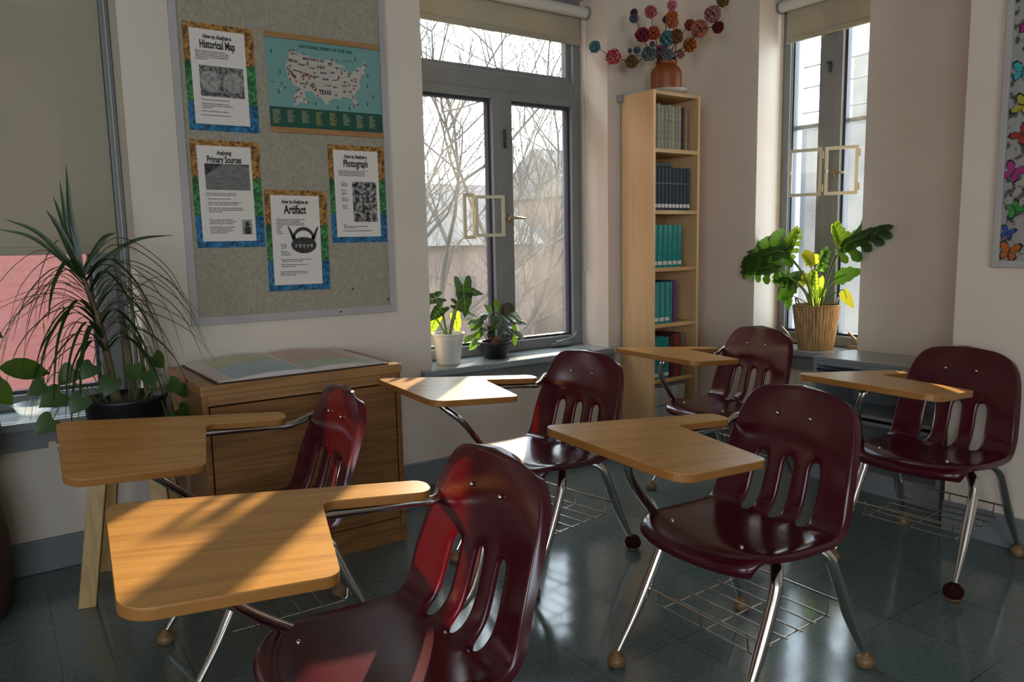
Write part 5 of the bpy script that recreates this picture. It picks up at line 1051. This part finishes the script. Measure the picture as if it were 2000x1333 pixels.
for i, z in enumerate((4.5, 4.15, 3.7)):
    k = MB().tube([(13.5 + .2 * i, y, z + .12 * abs((y - 9) / 6) ** 2) for y in (2, 4, 6, 8, 10, 12, 14, 16)], .017, 5).build('power_line', M['seal'], None); tag(k, '%s of three overhead wires crossing the sky in the narrow window' % ('highest', 'middle', 'lowest')[i], 'wire', 'overhead wires outside the narrow window')
bark = mottled('pale_bark', (.022, .019, .016), (.04, .034, .028), 6, .9)
def tree(x, y, h_, lab, seed, lean=(0, 0), spread=1.0, depth=5, r0=.13):
    rr = random.Random(seed); k = MB(); kt = MB(); base = Vector((x, y, -4)); cnt = [0]
    def grow(p, d, L_, r, dep):
        if cnt[0] > 6000: return
        cnt[0] += 1
        pts = [p]; q = p.copy(); dd = d.copy()
        for i in range(4):
            dd = (dd + Vector((rr.uniform(-1, 1), rr.uniform(-1, 1), rr.uniform(-.5, .9))) * .16).normalized(); q = q + dd * L_ / 4; pts.append(q.copy())
        (kt if dep == depth else k).tube(pts, [r * (1 - .12 * i) for i in range(5)], 6 if dep > 3 else (4 if dep > 1 else 3), caps=False)
        if dep <= 0: return
        for c_ in range(4):
            st = pts[1 + rr.randint(0, 3)] if c_ < 3 else pts[4]
            ax = Vector((rr.uniform(-1, 1), rr.uniform(-1, 1), rr.uniform(-.2, .9))).normalized()
            nd = (dd * .75 + ax * .75 * spread).normalized(); grow(st, nd, L_ * rr.uniform(.62, .8), r * rr.uniform(.42, .58), dep - 1)
    grow(base, Vector((lean[0], lean[1], 1)).normalized(), h_ * .38, r0, depth)
    e = empty('bare_tree', base); tag(e, lab, 'tree', 'bare winter trees outside the middle window')
    for o, nm in ((kt.build('trunk', bark, None, smooth=True), 'trunk'), (k.build('branches', bark, None, smooth=True), 'branches')):
        o.parent = e; o.matrix_parent_inverse = Matrix.Translation(-base)
tree(6.3, 11.8, 12.5, 'nearest bare tree leaning up through the left panes of the middle window', 3, (.10, .0), 1.0, 5, .14)
tree(9.0, 13.2, 11.5, 'bare tree standing in the right pane of the middle window', 8, (.0, .05), 1.1, 5, .12)
tree(10.6, 19.5, 13.5, 'farther bare tree between the two houses', 15, (0, 0), 1.1, 5, .15)
tree(15.2, 22, 13, 'bare tree far off behind the right pane', 22, (0, 0), 1.0, 5, .14)
tree(7.6, 16.5, 11, 'slim bare tree seen in the left lower pane', 31, (0, 0), 1.1, 5, .10)
hg = MB(); rr = random.Random(9)
for i in range(260):
    x = rr.uniform(7, 17); y = 17 + (x - 7) * .35 + rr.uniform(-1.5, 1.5); hgt = rr.uniform(1.6, 3.4); p = Vector((x, y, -4)); a = rr.random() * 6.28
    hg.tube([p, p + Vector((math.cos(a) * .25, math.sin(a) * .25, hgt * .5)), p + Vector((math.cos(a) * .9, math.sin(a) * .9, hgt))], [.02, .014, .006], 3, caps=False)
    for q in range(3):
        s0 = p + Vector((math.cos(a) * .25, math.sin(a) * .25, hgt * (.4 + .15 * q))); b2 = rr.random() * 6.28; hg.tube([s0, s0 + Vector((math.cos(b2) * .6, math.sin(b2) * .6, .7))], [.01, .004], 3, caps=False)
hg = hg.build('bare_hedge', bark, None); tag(hg, 'tangle of bare hedge stems on the lawn outside the middle window', 'hedge', kind='stuff')

# ------------------------------------------------------------------ lettering becomes mesh
dg = bpy.context.evaluated_depsgraph_get()
for o in TEXTS:
    me = bpy.data.meshes.new_from_object(o.evaluated_get(dg)); nm = o.name.split('.')[0]; par = o.parent; ml = o.matrix_local.copy()
    n2 = bpy.data.objects.new(nm, me); col.objects.link(n2); n2.parent = par; n2.matrix_local = ml
for o in TEXTS: bpy.data.objects.remove(o)
